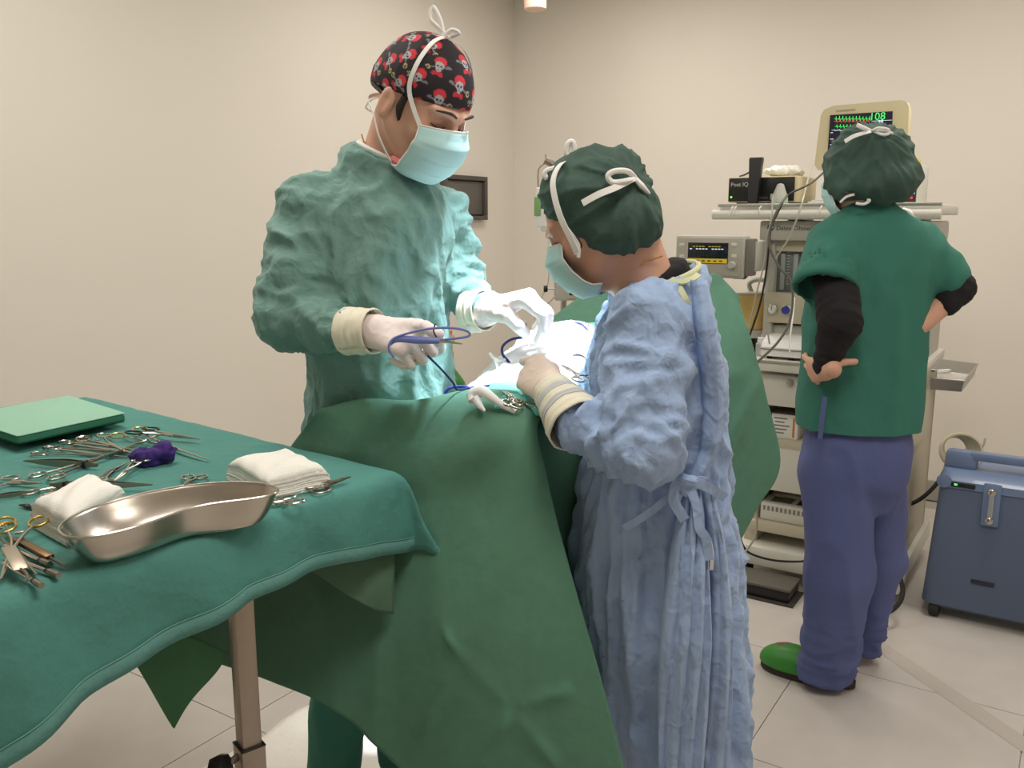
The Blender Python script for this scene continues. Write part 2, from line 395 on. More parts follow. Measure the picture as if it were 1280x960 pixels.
# ================================================================== THE ROOM
U0, U1, V0, V1 = -3.07, 2.2, -1.3, 4.75
MR = Matrix.Rotation(RZ, 4, 'Z')
def struct(name, mb, m, parent=None, label=None): 
    o = mb.out(name, m, parent, smooth=False)
    if parent is None: o['kind'] = 'structure'
    if label: o['label'] = label
    return o
flo = struct('floor', MB().box(((U0+U1)/2, (V0+V1)/2, -.055), (U1-U0+.2, V1-V0+.2, .1), M=MR), M_seam, label='light grey marbled vinyl floor of large square tiles')
TP = .622; tb = MB().box((0, 0, -.0025), (TP-.003, TP-.003, .005)); tile_me = None
k = 0
for i in range(-5, 4):
    for j in range(-2, 8):
        ul, vl = max(-.019+TP*i, U0), max(-.377+TP*j, V0); uh, vh = min(-.019+TP*(i+1), U1), min(-.377+TP*(j+1), V1)
        if uh-ul < .02 or vh-vl < .02: continue
        c = W((ul+uh)/2, (vl+vh)/2, 0)
        if tile_me is None:
            o = bpy.data.objects.new('tile', None); bpy.data.objects.remove(o)
            me = bpy.data.meshes.new('tile'); me.from_pydata(tb.V, [], tb.F); me.materials.append(M_floor); tile_me = me
        o = bpy.data.objects.new('tile', tile_me); COL.objects.link(o); o.parent = flo
        o.matrix_local = INV[flo.name] @ Matrix.Translation(c) @ MR @ Matrix.Diagonal(((uh-ul)/TP, (vh-vl)/TP, 1, 1))
struct('ceiling', MB().box(((U0+U1)/2, (V0+V1)/2, CEIL+.05), (U1-U0+.2, V1-V0+.2, .1), M=MR), M_ceil)
H2 = CEIL/2
struct('wall_back', MB().box(((U0+U1)/2, V1+.05, H2), (U1-U0+.2, .1, CEIL), M=MR), M_wall)
struct('wall_left', MB().box((U0-.05, (V0+V1)/2, H2), (.1, V1-V0, CEIL), M=MR), M_wall)
struct('wall_right', MB().box((U1+.05, (V0+V1)/2, H2), (.1, V1-V0, CEIL), M=MR), M_wall)
struct('wall_front', MB().box(((U0+U1)/2, V0-.05, H2), (U1-U0+.2, .1, CEIL), M=MR), M_wall)
def cove(name, u0, v0, u1, v1):
    m = MB(); m.box(((u0+u1)/2, (v0+v1)/2, .052), (max(abs(u1-u0), .012), max(abs(v1-v0), .012), .104), bev=.004, M=MR); struct(name, m, M_cove)
cove('baseboard_back', U0, V1-.007, U1, V1-.007); cove('baseboard_left', U0+.007, V0, U0+.007, V1)
# vinyl seam cover running diagonally over the floor at the right
m = MB(); a = W(-.62, 3.10, 0); b = W(.35, 2.26, 0); d = (b-a).normalized(); n = Vector((-d.y, d.x, 0))
V = []
for q in (a, b):
    for s, z in ((-.035, .0006), (-.012, .009), (.012, .009), (.028, .0006)): V.append(tuple(q+n*s+Vector((0, 0, z))))
m.add(V, [(0, 1, 5, 4), (1, 2, 6, 5), (2, 3, 7, 6), (3, 0, 4, 7), (3, 2, 1, 0), (4, 5, 6, 7)]); struct('trim_1', m, mat('floor_strip', (194, 186, 178), .5), label='raised vinyl joint strip running diagonally across the floor tiles')
# dark hatch on the left wall (plane u=U0)
def PU(x, y, u):
    r = ray(x, y); t = u/(r[0]*E1[0]+r[1]*E1[1]); X, Y = r[0]*t, r[1]*t
    return (X*E2[0]+Y*E2[1], CH+r[2]*t)
va, za = PU(553, 218, U0); vb, zb = PU(603, 275, U0); va = va-.03
t = thing('wall_hatch', 'charcoal metal hatch box on the left wall, behind the tall surgeon', 'hatch', W(U0+.001, (va+vb)/2, zb), RZ)
w, h = vb-va, za-zb
def LT(t): return INV[t.name].inverted()
Mt = LT(t); m = MB()
for c, d in (((.02, 0, .012), (.04, w, .024)), ((.02, 0, h-.012), (.04, w, .024)), ((.02, -w/2+.014, h/2), (.04, .028, h-.049)), ((.02, w/2-.014, h/2), (.04, .028, h-.049))): m.box(c, d, .002, M=Mt)
m.out('frame', M_hatch, t); MB().box((.012, .006, h/2), (.02, w-.075, h-.062), .003, M=Mt).out('door', M_hatch2, t)
MB().box((.006, 0, h/2), (.008, w-.05, h-.045), 0, M=Mt).out('recess', M_blackp, t)
MB().box((.026, .0, h*.42), (.012, .03, .007), .002, M=Mt).out('latch', M_blackp, t)
# pendant end hanging from the ceiling
c = P(669, 0, 4.4); zt = P(669, 13, 4.4).z
t = thing('ceiling_pendant', 'pale pink cylinder end hanging from the ceiling by the room corner', 'pendant', (c.x, c.y, zt))
m = MB().lathe([(.045, 0), (.052, .006), (.053, .02), (.053, .2)], 24, Matrix.Translation((c.x, c.y, zt))); m.out('cover', M_pinkp, t)
MB().lathe([(.02, .19), (.02, CEIL-zt)], 16, Matrix.Translation((c.x, c.y, zt))).out('stem', M_white, t)
# absorbent pad on the floor under the table
pad = []
for i, u in enumerate(np.linspace(-1.78, -.69, 30)):
    pad.append([tuple(W(u+.012*math.sin(j*1.1+i*.3), v, .012+.006*math.sin(i*.9+j*.5)*math.cos(j*.7-i*.2)+.004*math.sin(i*2.3))) for j, v in enumerate(np.linspace(.6, 2.21, 36))])
for r in (0, -1): pad[r] = [(x, y, .006) for x, y, z in pad[r]]
MB().sheet(np.array(pad), .004).out('absorbent_pad', M_padw, angle=None, label='large white absorbent pad spread on the floor under the operating table', cat='floor pad')
# ================================================================== ANAESTHESIA MACHINE (local frame: x=u along the wall, y=v away, z up)
O = Vector(W(0, 0, 0))
def ML(t): return MR   # geometry given directly in (u,v,z)
def B(u0, u1, v0, v1, z0, z1, bev=.004, mb=None): return (mb or MB()).box(((u0+u1)/2, (v0+v1)/2, (z0+z1)/2), (abs(u1-u0), abs(v1-v0), abs(z1-z0)), bev, M=MR)
def Zp(y, v=3.25, x=975): return PV(x, y, v)[1]
def Up(x, v=3.25, y=400): return PV(x, y, v)[0]
ma = thing('anaesthesia_machine', 'grey and beige anaesthesia machine trolley with flow tubes, drawer and shelves', 'medical machine', W(-.72, 3.5, 0), RZ)
UL = Up(948); UR = -.47
# base
m = MB(); B(UL-.06, UR+.02, 3.24, 3.95, .07, .15, .012, m); m.out('base', M_mlight, ma)
B(UL-.03, UL+.02, 3.3, 3.9, .145, Zp(480), .006).out('side_panel', M_mcase2, ma); B(UR-.04, UR, 3.3, 3.9, .145, Zp(480), .006).out('side_panel', M_mcase2, ma); B(UL, UR, 3.85, 3.9, .145, Zp(480), .004).out('back_panel', M_mcase2, ma)
for u in (UL-.01, UR-.03):
    for v in (3.3, 3.88):
        c = MB().lathe([(.03, -.018), (.045, -.014), (.045, .014), (.03, .018)], 20, MR @ Matrix.Translation((u, v, .046)) @ Matrix.Rotation(PI/2, 4, 'Y')); c.out('caster', M_rubber, ma)
# shelves
zs = [(Zp(668), Zp(660)), (Zp(560), Zp(553))]
for z0, z1 in zs: B(UL, UR, 3.27, 3.86, z0-.01, z1+.004, .003).out('shelf', M_mcase2, ma)
dr = B(UL-.03, UR, 3.26, 3.86, Zp(616), Zp(562), .008).out('lower_panel', M_mlight, ma)
z0, z1 = Zp(508), Zp(467); B(UL-.005, UR-.01, 3.245, 3.8, z0, z1-.006, .006).out('drawer', M_mlight, ma)
dk = MB().lathe([(.012, 0), (.014, .004), (.012, .014), (.004, .016)], 16, MR @ Matrix.Translation((Up(988, 3.25, 478), 3.247, Zp(477))) @ Matrix.Rotation(PI/2, 4, 'X')); dk.out('drawer_knob', M_alu, ma)
m = B(UL-.02, UR+.02, 3.20, 3.9, Zp(466, 3.2), Zp(452, 3.2), .008); m.out('worktop', M_mlight, ma)
B(UL-.02, UR+.02, 3.198, 3.21, Zp(456, 3.2), Zp(452, 3.2), .001).out('edge_strip', M_alu, ma)
# column and head
B(UL+.01, UR, 3.5, 3.86, Zp(462), 1.24, .005).out('column_back', M_mcase, ma)
B(UL+.0, UL+.035, 3.3, 3.6, Zp(440), Zp(290), .008).out('column_side', M_mcase, ma); B(UR-.035, UR, 3.3, 3.6, Zp(440), Zp(290), .008).out('column_side', M_mcase, ma)
hd = B(UL-.02, UR+.02, 3.27, 3.7, Zp(301), Zp(276), .008).out('head_panel', M_mcase, ma)
B(UL+.03, UR-.03, 3.31, 3.6, Zp(315), Zp(301), .004).out('upper_trim', M_mcase2, ma)
fp = B(UL+.03, UR-.03, 3.335, 3.5, Zp(366, 3.33), Zp(313), .002).out('flow_tube_panel', M_flow, ma)
for i in range(6):
    u = UL+.05+i*.047
    B(u, u+.016, 3.322, 3.336, Zp(362, 3.33), Zp(318), .003).out('flow_tube', M_flowb if i in (2, 3, 5) else M_glass, ma)
    mm = MB()
    for j in range(14):
        z = Zp(361)+.012+j*.0105; B(u+.02, u+.02+(.008 if j % 2 else .012), 3.333, 3.336, z, z+.0016, 0, mm)
    mm.out('scale_marks', M_textd if i % 2 else M_paper, ma)
gp = B(UL+.005, UR-.005, 3.29, 3.6, Zp(404, 3.29), Zp(366, 3.29), .006).out('gauge_panel', M_mcase2, ma)
for px, col in ((965.5, M_paper), (983.5, M_bluep)):
    u = Up(px, 3.29, 387); z = Zp(387, 3.29)
    Mx = MR @ Matrix.Translation((u, 3.288, z)) @ Matrix.Rotation(PI/2, 4, 'X')
    g = MB().lathe([(.019, 0), (.019, .008), (.016, .011), (.015, .008), (.001, .008)], 24, Mx).out('gauge', M_alu, ma)
    MB().lathe([(.0145, .0085), (.001, .0087)], 20, Mx).out('dial', col, g); MB().box((0, .004, .0095), (.002, .014, .001), 0, M=Mx).out('needle', M_textd, g)
B(UL+.01, UR-.01, 3.32, 3.6, Zp(432, 3.32), Zp(406, 3.32), .005).out('gas_panel', M_mcase, ma)
for px, py in ((958, 421), (983, 421)):
    MB().lathe([(.017, 0), (.017, .012), (.012, .015)], 16, MR @ Matrix.Translation((Up(px, 3.32, py), 3.318, Zp(py, 3.32))) @ Matrix.Rotation(PI/2, 4, 'X')).out('gas_knob', M_mcase, ma)
lg = MB().lathe([(.0125, 0), (.0125, .001)], 24, MR @ Matrix.Translation((UL+.022, 3.269, Zp(284.5))) @ Matrix.Rotation(PI/2, 4, 'X')); lgo = lg.out('emblem', M_logo, hd)
MB().lathe([(.006, .001), (.006, .0018)], 20, MR @ Matrix.Translation((UL+.026, 3.269, Zp(284))) @ Matrix.Rotation(PI/2, 4, 'X')).out('emblem_dot', M_paper, hd)
TM = lambda u, v, z: MR @ Matrix.Translation((u, v, z)) @ Matrix.Rotation(PI/2, 4, 'X')
text('Datex-Ohmeda', .0225, TM(UL+.042, 3.269, Zp(285.5)), M_textd, hd, align='LEFT')
# top shelf with rail
zt0, zt1 = Zp(273, 3.22, 900), Zp(257, 3.22, 900)
UT0, UT1 = Up(890, 3.22, 265), -.42
B(UT0+.02, UT1, 3.25, 3.66, zt0+.012, zt1, .004).out('top_shelf', M_mlight, ma)
MB().tube([(UT0, 3.235, zt0+.014), (UT1, 3.235, zt0+.014)], .0185, 14, 1, M=MR).out('bumper_tube', M_mlight, ma)
B(UT0+.02, UT1, 3.225, 3.235, zt1-.006, zt1+.006, .001).out('rail', M_alu, ma)
for px in (916, 920, 951, 1027):
    u = Up(px, 3.22, 265); MB().tube([(u, 3.23, zt1-.002), (u-.003, 3.214, zt1-.01), (u-.006, 3.214, zt1-.028), (u-.012, 3.216, zt1-.036)], .0022, 6, 3, M=MR).out('rail_hook', M_white, ma)
# head support posts
B(UL+.03, UL+.09, 3.45, 3.6, Zp(278), zt0+.014, .004).out('post', M_mcase, ma); B(UR-.09, UR-.03, 3.45, 3.6, Zp(278), zt0+.014, .004).out('post', M_mcase, ma)
# ventilator display on its arm
dv = 3.12; u0, z1 = PV(845, 294, dv); u1, _ = PV(931, 296, dv); _, z0 = PV(880, 347, dv)
vd = thing('ventilator_display', 'grey display box with amber bar, on an arm left of the machine', 'display', W((u0+u1)/2, dv+.04, z0), RZ)
B(u0, u1, dv, dv+.07, z0, z1, .008).out('case', M_mcase, vd); B(u0+.008, u1-.008, dv-.004, dv+.001, z0+.008, z1-.008, .003).out('bezel', mat('bezel_grey', (176, 172, 160), .4), vd)
su0, sz1 = PV(861, 303, dv); su1, sz0 = PV(910, 330, dv)
sc_ = B(su0, su1, dv-.007, dv-.003, sz0, sz1, .001).out('screen', M_scr, vd)
B(su0+.002, su1-.002, dv-.0085, dv-.007, sz0+.002, sz0+.018, 0).out('amber_bar', M_amber, sc_)
for j, (wd_, s) in enumerate(((.9, '...  ...  .....  ...'), (.8, '....  ..... ... .'))):
    mm = MB()
    for q in range(11): 
        uu = su0+.008+q*.012
        if (q*7+j*3) % 5: B(uu, uu+.008, dv-.0085, dv-.007, sz1-.012-j*.009-.003, sz1-.012-j*.009, 0, mm)
    mm.out('readout', M_wtxt if j else M_amber, sc_)
mm = MB()
for q in range(6): B(su0+.012+q*.022, su0+.024+q*.022, dv-.0092, dv-.0084, sz0+.007, sz0+.012, 0, mm)
mm.out('bar_lettering', M_textd, sc_)
for px, py in ((853, 306), (853, 320), (918, 306), (918, 320), (872, 341), (883, 341)):
    u, z = PV(px, py, dv); B(u-.010, u+.010, dv-.007, dv-.003, z-.006, z+.006, .002).out('button', M_mlight, vd)
u, z = PV(916, 330, dv); MB().lathe([(.014, 0), (.014, .010), (.011, .018), (.001, .018)], 20, MR @ Matrix.Translation((u, dv-.004, z-.004)) @ Matrix.Rotation(PI/2, 4, 'X')).out('dial_knob', M_mcase, vd)
m = MB(); B(u1-.002, u1+.03, dv+.01, dv+.06, z0+.01, z1-.01, .006, m); m.out('hinge', mat('hinge_grey', (120, 116, 108), .5), vd)
B(u1+.028, UL+.01, dv+.03, 3.34, z0+.025, z1-.02, .006).out('arm', M_mcase, vd)
u, z = PV(921, 345, dv); MB().box((u, dv+.03, z-.004), (.052, .02, .018), .008, M=MR).box((u, dv+.03, z+.012), (.012, .012, .03), .003, M=MR).out('clamp_handle', M_blackp, vd)
# yellow absorber canister
vc = 3.45; uc, zc0 = PV(930, 410, vc); _, zc1 = PV(930, 366, vc)
yc = thing('absorber_canister', 'pale yellow canister on a bracket left of the machine, beneath the ventilator display', 'canister', W(uc, vc, zc0), RZ)
Mx = MR @ Matrix.Translation((uc+.005, vc, zc0))
MB().lathe([(.07, 0), (.075, .004), (.075, zc1-zc0-.004), (.072, zc1-zc0)], 28, Mx).out('body', M_yell, yc)
MB().lathe([(.082, zc1-zc0), (.082, zc1-zc0+.006), (.078, zc1-zc0+.009)], 28, Mx).out('lid', M_mlight, yc)
MB().lathe([(.085, -.03), (.088, -.02), (.088, 0)], 28, Mx).out('bracket', M_mlight, yc)
MB().tube([(uc+.05, vc, zc0-.02), (UL+.03, vc, zc0-.02)], .015, 10, 1, M=MR).out('support_arm', M_mcase, yc)
MB().tube([(uc+.03, vc-.02, zc1+.005), (uc+.02, vc-.02, zc1+.04), (uc+.06, vc-.01, zc1+.055), (UL+.04, vc-.02, zc1+.04)], .009, 10, M=MR).out('hose', M_mcase, yc)
MB().box((uc-.01, vc+.02, zc0-.1), (.12, .1, .13), .01, M=MR).out('lower_housing', mat('dark_brown_plastic', (50, 38, 30), .6), yc)
# things on the worktop and shelves
zw = Zp(452, 3.2)
u0, _ = PV(951, 450, 3.24); z1 = Zp(424, 3.24); pr = thing('printer_unit', 'off-white low keyboard unit with a rounded lid on the machine worktop', 'printer', W(u0+.14, 3.35, zw+.001), RZ)
m = MB(); prof = [(3.235, zw+.012), (3.235, zw+.045), (3.25, zw+.062), (3.31, zw+.088), (3.46, zw+.092), (3.46, zw+.012)]
m.add([tuple(MR @ Vector((uu, a, b))) for uu in (u0, u0+.29) for a, b in prof], [(5, 4, 3, 2, 1, 0), (6, 7, 8, 9, 10, 11)]+[(i, (i+1) % 6, 6+(i+1) % 6, 6+i) for i in range(6)]); m.out('body', M_white, pr, angle=25)
B(u0-.002, u0+.292, 3.232, 3.462, zw+.036, zw+.040, 0).out('seam', M_textg, pr)
for s in (.02, .10, .26): B(u0+s, u0+s+.015, 3.25, 3.27, zw+.0005, zw+.014, 0).out('foot', M_blackp, pr)
B(u0+.20, u0+.27, 3.33, 3.37, zw+.09, zw+.093, 0).out('key', M_textg, pr)
u, z = PV(937, 428, 3.25); bt = thing('jar', 'small clear jar with a white cap on the worktop, left of the printer unit', 'jar', W(UL-.0, 3.3, zw+.001), RZ)
MB().lathe([(.018, 0), (.02, .004), (.02, .045), (.012, .055)], 18, MR @ Matrix.Translation((UL+.0, 3.3, zw+.001))).out('body', M_glass, bt); MB().lathe([(.014, .052), (.014, .068), (.012, .07)], 18, MR @ Matrix.Translation((UL, 3.3, zw+.001))).out('cap', M_white, bt)
u, z = PV(999, 405, 3.40); rb = thing('red_topped_bottle', 'small bottle with a red top behind the printer unit, by the standing nurse', 'bottle', W(u, 3.47+.03, zw+.001), RZ)
Mx = MR @ Matrix.Translation((u, 3.48, zw+.09)); MB().lathe([(.017, -.088), (.017, .03), (.008, .04)], 16, Mx).out('body', M_glass, rb); MB().lathe([(.013, .038), (.013, .058), (.01, .06)], 16, Mx).out('cap', M_red if 0 else mat('red_cap', (190, 40, 48), .5), rb)
zsh = zs[1][1]+.005; u0, _ = PV(963, 550, 3.3); u1, _ = PV(996, 550, 3.3); zh = PV(980, 518, 3.3)[1]
bx = thing('carton', 'small white carton with an orange stripe on the shelf under the drawer', 'box', W((u0+u1)/2, 3.38, zsh), RZ)
B(u0, u1, 3.3, 3.48, zsh, zh, .001).out('carton_body', M_paper, bx); B(u1-.018, u1-.011, 3.2985, 3.3005, zsh+.008, zh-.01, 0).out('orange_stripe', M_orange, bx)
mm = MB()
for j in range(5): B(u0+.01+.004*(j % 2), u0+.05+.01*(j % 3), 3.2985, 3.3005, zsh+.018+j*.014, zsh+.023+j*.014, 0, mm)
mm.out('printed_lines', M_textg, bx); B(u0-.001, u1+.001, 3.3, 3.481, zh, zh+.002, 0).out('lid', M_card, bx)
zsh = zs[0][1]+.005; u0, _ = PV(936, 668, 3.3); z1 = PV(960, 640, 3.3)[1]
rc = thing('chart_recorder', 'cream chart recorder with photo prints on its lid on the lowest shelf', 'printer', W(u0+.18, 3.45, zsh), RZ)
zc = max(z1, zsh+.07); u0 = max(u0, UL+.03)
B(u0, UR-.05, 3.3, 3.62, zsh, zc, .006).out('case', M_mlight, rc)
mm = MB()
for j in range(26): B(u0+.012+j*.0165, u0+.020+j*.0165, 3.298, 3.301, zc-.03, zc-.012, 0, mm)
mm.out('vent_slots', M_textg, rc)
B(u0+.02, UR-.08, 3.4, 3.6, zc, zc+.012, .003).out('lid', M_mcase2, rc)
for q in range(3): B(u0+.03+q*.10, u0+.11+q*.10, 3.33, 3.395, zc+.0005, zc+.002, 0).out('print', M_mdark if q % 2 else mat('faded_print', (110, 110, 98), .7), rc)
# black flat case in front of the base
u0, v0 = -1.10, 3.12
fb = thing('flat_case', 'flat black case lying on the floor in front of the machine', 'case', W(-.93, 3.25, 0), RZ)
B(-1.16, -.80, 3.10, 3.235, .008, .05, .004).out('lower_shell', M_blackp, fb); B(-1.165, -.795, 3.095, 3.236, .05, .062, .004).out('lid', mat('dull_grey_lid', (96, 92, 84), .6), fb)
B(-1.18, -.78, 3.085, 3.237, .0005, .008, .002).out('foot_board', mat('dark_board', (60, 56, 52), .7), fb)
# ---- on the top shelf
zt = zt1
u0, z0 = PV(909, 251, 3.3); u1, _ = PV(1003, 250, 3.3); uf, _ = PV(992, 250, 3.3); z1 = PV(950, 222, 3.3)[1]
gm = thing('gas_monitor', 'black-faced gas monitor in a beige case at the left end of the top shelf', 'monitor', W((u0+u1)/2, 3.42, zt), RZ)
B(u0, uf+.012, 3.305, 3.56, zt+.012, z1+.004, .004).out('case', M_beige, gm); ff = B(u0+.004, uf, 3.298, 3.306, zt+.016, z1, .002).out('front_face', M_blackp, gm)
for s in (u0+.03, u0+.2): B(s, s+.02, 3.32, 3.5, zt, zt+.013, 0).out('foot', M_blackp, gm)
text('Poet IQ', .021, TM(u0+.012, 3.2975, z1-.024), M_textw, gm, align='LEFT'); text('CRITICARE', .010, TM(u0+.13, 3.2975, zt+.028), M_textg, gm)
MB().lathe([(.003, 0), (.003, .002)], 12, TM(u0+.016, 3.298, zt+.032)).out('power_light', mat('lime_light', (150, 255, 90), .4, emit=2), gm)
u, z = PV(942, 248, 3.26)
hp = thing('handset', 'black handheld unit leaning on the front of the gas monitor', 'handset', W(u, 3.275, zt+.001), RZ)
m = MB(); w = .021
V = [tuple(MR @ Vector((u+a*w*q, y+b*.011, zz))) for zz, y, q in ((zt+.004, 3.255, .8), (zt+.10, 3.265, .95), (zt+.165, 3.272, 1.15), (zt+.172, 3.273, 1.05)) for a, b in ((-1, -1), (1, -1), (1, 1), (-1, 1))]
m.add(V, [(3, 2, 1, 0), (12, 13, 14, 15)]+[(i*4+k, i*4+(k+1) % 4, i*4+4+(k+1) % 4, i*4+4+k) for i in range(3) for k in range(4)]); m.out('body', M_blackp, hp, angle=20)
MB().tube([(u-.02, 3.28, zt+.125), (u-.05, 3.3, z1+.012), (u-.08, 3.33, z1+.008)], .003, 6, M=MR).out('strap', M_blackp, hp)
# crumpled gloves on the gas monitor
def crumple(c, r, seed, n=6, amp=.35, h=.006):
    c = vec(c); r = np.array(r)
    f = lambda p: s_ell(p, c, r)+float(min(r))*amp*(perlin(p*n/float(max(r))*.35+seed)+.5*perlin(p*n/float(max(r))+seed))
    V, F = nets(f, *[ax_(c[k]-r[k]*1.6, c[k]+r[k]*1.6, h) for k in range(3)]); return smooth(V, F, 1), F
c = W(PV(982, 213, 3.42)[0], 3.42, z1+.024); V, F = crumple(c, (.075, .04, .022), 3, 9, .5, .0045)
mkobj('crumpled_gloves', V, F, M_paper, label='crumpled white gloves heaped on top of the black-faced gas monitor', cat='gloves')
u, z = PV(972, 238, 3.24)
cm = thing('breathing_mask', 'small clear plastic breathing mask with a green rim on the top shelf', 'mask', W(u, 3.275, zt+.001), RZ)
Mx = MR @ Matrix.Translation((u, 3.272, zt+.002)); MB().lathe([(.030, .006), (.028, .03), (.018, .055), (.012, .072), (.004, .076)], 20, Mx).out('dome', mat('mask_plastic', (206, 208, 196), .25, alpha=.8), cm)
MB().lathe([(.033, 0), (.034, .004), (.030, .008)], 20, Mx).out('rim', mat('green_rim', (90, 160, 110), .4), cm)
MB().box((u-.022, 3.262, zt+.030), (.018, .016, .022), .004, M=MR).out('port', M_glass, cm)
mp = thing('paper_sheet', 'flat white papers lying on the top shelf below the patient monitor', 'papers', W(-.62, 3.33, zt+.001), RZ)
B(-.86, -.66, 3.26, 3.40, zt+.001, zt+.012, .001).out('stack', M_paper, mp); B(-.85, -.67, 3.27, 3.41, zt+.0125, zt+.018, .001).out('top_sheet', mat('grey_paper', (200, 202, 200), .6), mp)
# patient monitor
vm = 3.34; rm = math.radians(13)
uc, zc = PV(1078, 183, vm); wv, hv = .335, .345
uL, zT = PV(1022, 130, vm); uR, zB = PV(1135, 240, vm)
mo = thing('patient_monitor', 'beige patient monitor with green and red traces above the third person', 'monitor', W((uL+uR)/2, vm+.08, zt), RZ)
def quadbox(ptsf, v0, v1, mb, bev=None):
    """front polygon in (u,z) extruded from v0 to v1"""
    n = len(ptsf); V = [tuple(MR @ Vector((u, v0, z))) for u, z in ptsf]+[tuple(MR @ Vector((u, v1, z))) for u, z in ptsf]
    return mb.add(V, [tuple(range(n)), tuple(range(n, 2*n))[::-1]]+[((i+1) % n, i, n+i, n+(i+1) % n) for i in range(n)])
fr = [PV(*q, vm) for q in ((1017, 212), (1026, 144), (1030, 137), (1040, 133), (1128, 125), (1134, 127), (1136, 134), (1134, 190), (1131, 236), (1124, 240), (1030, 213))]
fr[0] = PV(1017, 206, vm)
fr = [PV(*q, vm) for q in ((1018, 206), (1026, 144), (1030, 137), (1042, 132), (1126, 125), (1133, 127), (1136, 134), (1134, 195), (1131, 212), (1124, 215), (1022, 212))]
quadbox(fr, vm, vm+.05, MB()).out('bezel', M_beige, mo, angle=30)
cu_, cz_ = sum(a for a, b in fr)/11, sum(b for a, b in fr)/11
fr2 = [(cu_+(a-cu_)*.86, cz_+(b-cz_)*.86) for a, b in fr]; quadbox(fr2, vm+.05, vm+.16, MB()).out('back_shell', M_beige, mo, angle=30)
scr = [PV(*q, vm) for q in ((1034, 201), (1038, 144), (1116, 139), (1114, 198))]
so = quadbox(scr, vm-.003, vm+.004, MB()).out('screen', mat('monitor_glass', (34, 32, 44), .15, emit=.35), mo)
def trace(x0, x1, y, amp, per, m, seed):
    pts = []; r = random.Random(seed); x = x0
    while x < x1:
        pts += [(x, y), (x+per*.3, y-amp*.3), (x+per*.45, y+amp*.2), (x+per*.6, y-amp*(1+r.random()*.3)), (x+per*.75, y+amp*.7)]; x += per
    q = [(lambda a: (a[0], vm-.004, a[1]))(PV(px, py, vm)) for px, py in pts]; MB().tube(q, .0009, 4, 1, M=MR, smooth=False).out('trace', m, so, kind=None)
trace(1043, 1088, 149, 3.2, 4.2, M_green, 1); trace(1043, 1088, 152, 2.0, 5, M_red, 2); trace(1044, 1088, 158.5, 2.6, 4.2, M_green, 3)
trace(1040, 1056, 163, 1, 6, M_wtxt, 5)
cu1 = PV(1097, 146, vm); text('108', .036, TM(cu1[0], vm-.0045, cu1[1]), M_green, so, 'reading'); cu1 = PV(1101, 152.5, vm); text('98', .018, TM(cu1[0], vm-.0045, cu1[1]), M_wtxt, so, 'reading')
mm = MB()
for j, py in enumerate((166, 174, 181, 186, 190, 195)):
    u, z = PV(1040-j*.4, py, vm); B(u-.004, u+.004+.003*(j % 2), vm-.0045, vm-.003, z-.001, z+.001, 0, mm)
mm.out('scale_ticks', M_wtxt, so)
u, z = PV(1100, 151, vm); B(*[PV(1090, 150, vm)[0], PV(1115, 150, vm)[0]], vm-.0045, vm-.0032, z-.0006, z+.0006, 0).out('divider', M_wtxt, so)
u, z = PV(1042, 139, vm); text('DATEX-ENGSTROM', .0075, TM(u+.008, vm-.001, z), M_textg, mo, align='LEFT')
u, _ = PV(1036, 230, vm+.05); B(u-.015, u+.05, vm+.04, vm+.12, zt, PV(1036, 212, vm)[1], .004).out('neck', M_beige, mo)
B(u-.03, u+.2, vm+.02, vm+.2, zt, zt+.02, .006).out('foot', M_beige, mo)
u0, z0 = PV(1138, 246, 3.4); u1, z1 = PV(1148, 204, 3.4)
cs = thing('module_rack', 'slim dark rack of coloured sockets with a yellow cap, beside the patient monitor', 'module rack', W(u0, 3.48, zt), RZ)
B(u0-.05, u1+.004, 3.41, 3.62, zt, z1, .004).out('case', M_mlight, cs); B(u0-.046, u1, 3.403, 3.412, zt+.006, z1-.004, 0).out('front_face', M_mdark, cs)
for j in range(8): B(u1-.018+.006*(j % 2), u1-.010+.006*(j % 2), 3.398, 3.404, zt+.02+j*.017, zt+.028+j*.017, .001).out('socket', [M_red, M_wtxt, M_amber, M_bluep][j % 4], cs)
B(u0-.03, u1-.008, 3.43, 3.5, z1, z1+.02, .004).out('yellow_cap', M_ybr, cs)
# cables
def cable(name, pts, r, m, label, n=8): return MB().tube([P(*q) for q in pts], r, 6, n).out(name, m, label=label, cat='cable')
cable('cable', [(1040, 205, 3.0), (1015, 228, 2.9), (985, 244, 2.85), (974, 262, 2.83), (964, 285, 2.84), (961, 310, 2.86), (957, 345, 2.9), (950, 380, 2.95), (942, 405, 2.95), (937, 420, 3.0)], .0035, M_blackp, 'black cable hanging from the patient monitor over the shelf rail')
cable('tubing', [(984, 244, 2.84), (972, 262, 2.82), (962, 290, 2.84), (963, 312, 2.85), (975, 335, 2.86), (988, 350, 2.88), (991, 375, 2.9), (986, 405, 2.92), (972, 428, 2.93), (955, 445, 2.94), (944, 455, 2.96)], .0042, M_cable, 'grey tube looping from the shelf down across the printer unit')
cable('thin_tube', [(1015, 205, 3.1), (1006, 240, 2.9), (999, 265, 2.85), (986, 298, 2.85), (969, 325, 2.88), (961, 350, 2.9), (957, 390, 2.93), (962, 430, 2.95)], .003, M_tube, 'thin clear tube hanging from the monitor across the flow tubes')
cable('thin_line', [(966, 246, 2.86), (964, 275, 2.84), (958, 300, 2.86), (955, 330, 2.9), (946, 365, 2.95), (938, 400, 3.0), (930, 425, 3.0)], .0025, M_tube, 'thin clear line hanging from the breathing mask')
cable('suction_tube', [(987, 440, 3.0), (988, 418, 3.02), (991, 395, 3.05), (993, 372, 3.1)], .003, M_white, 'short white tube standing upright behind the printer unit')
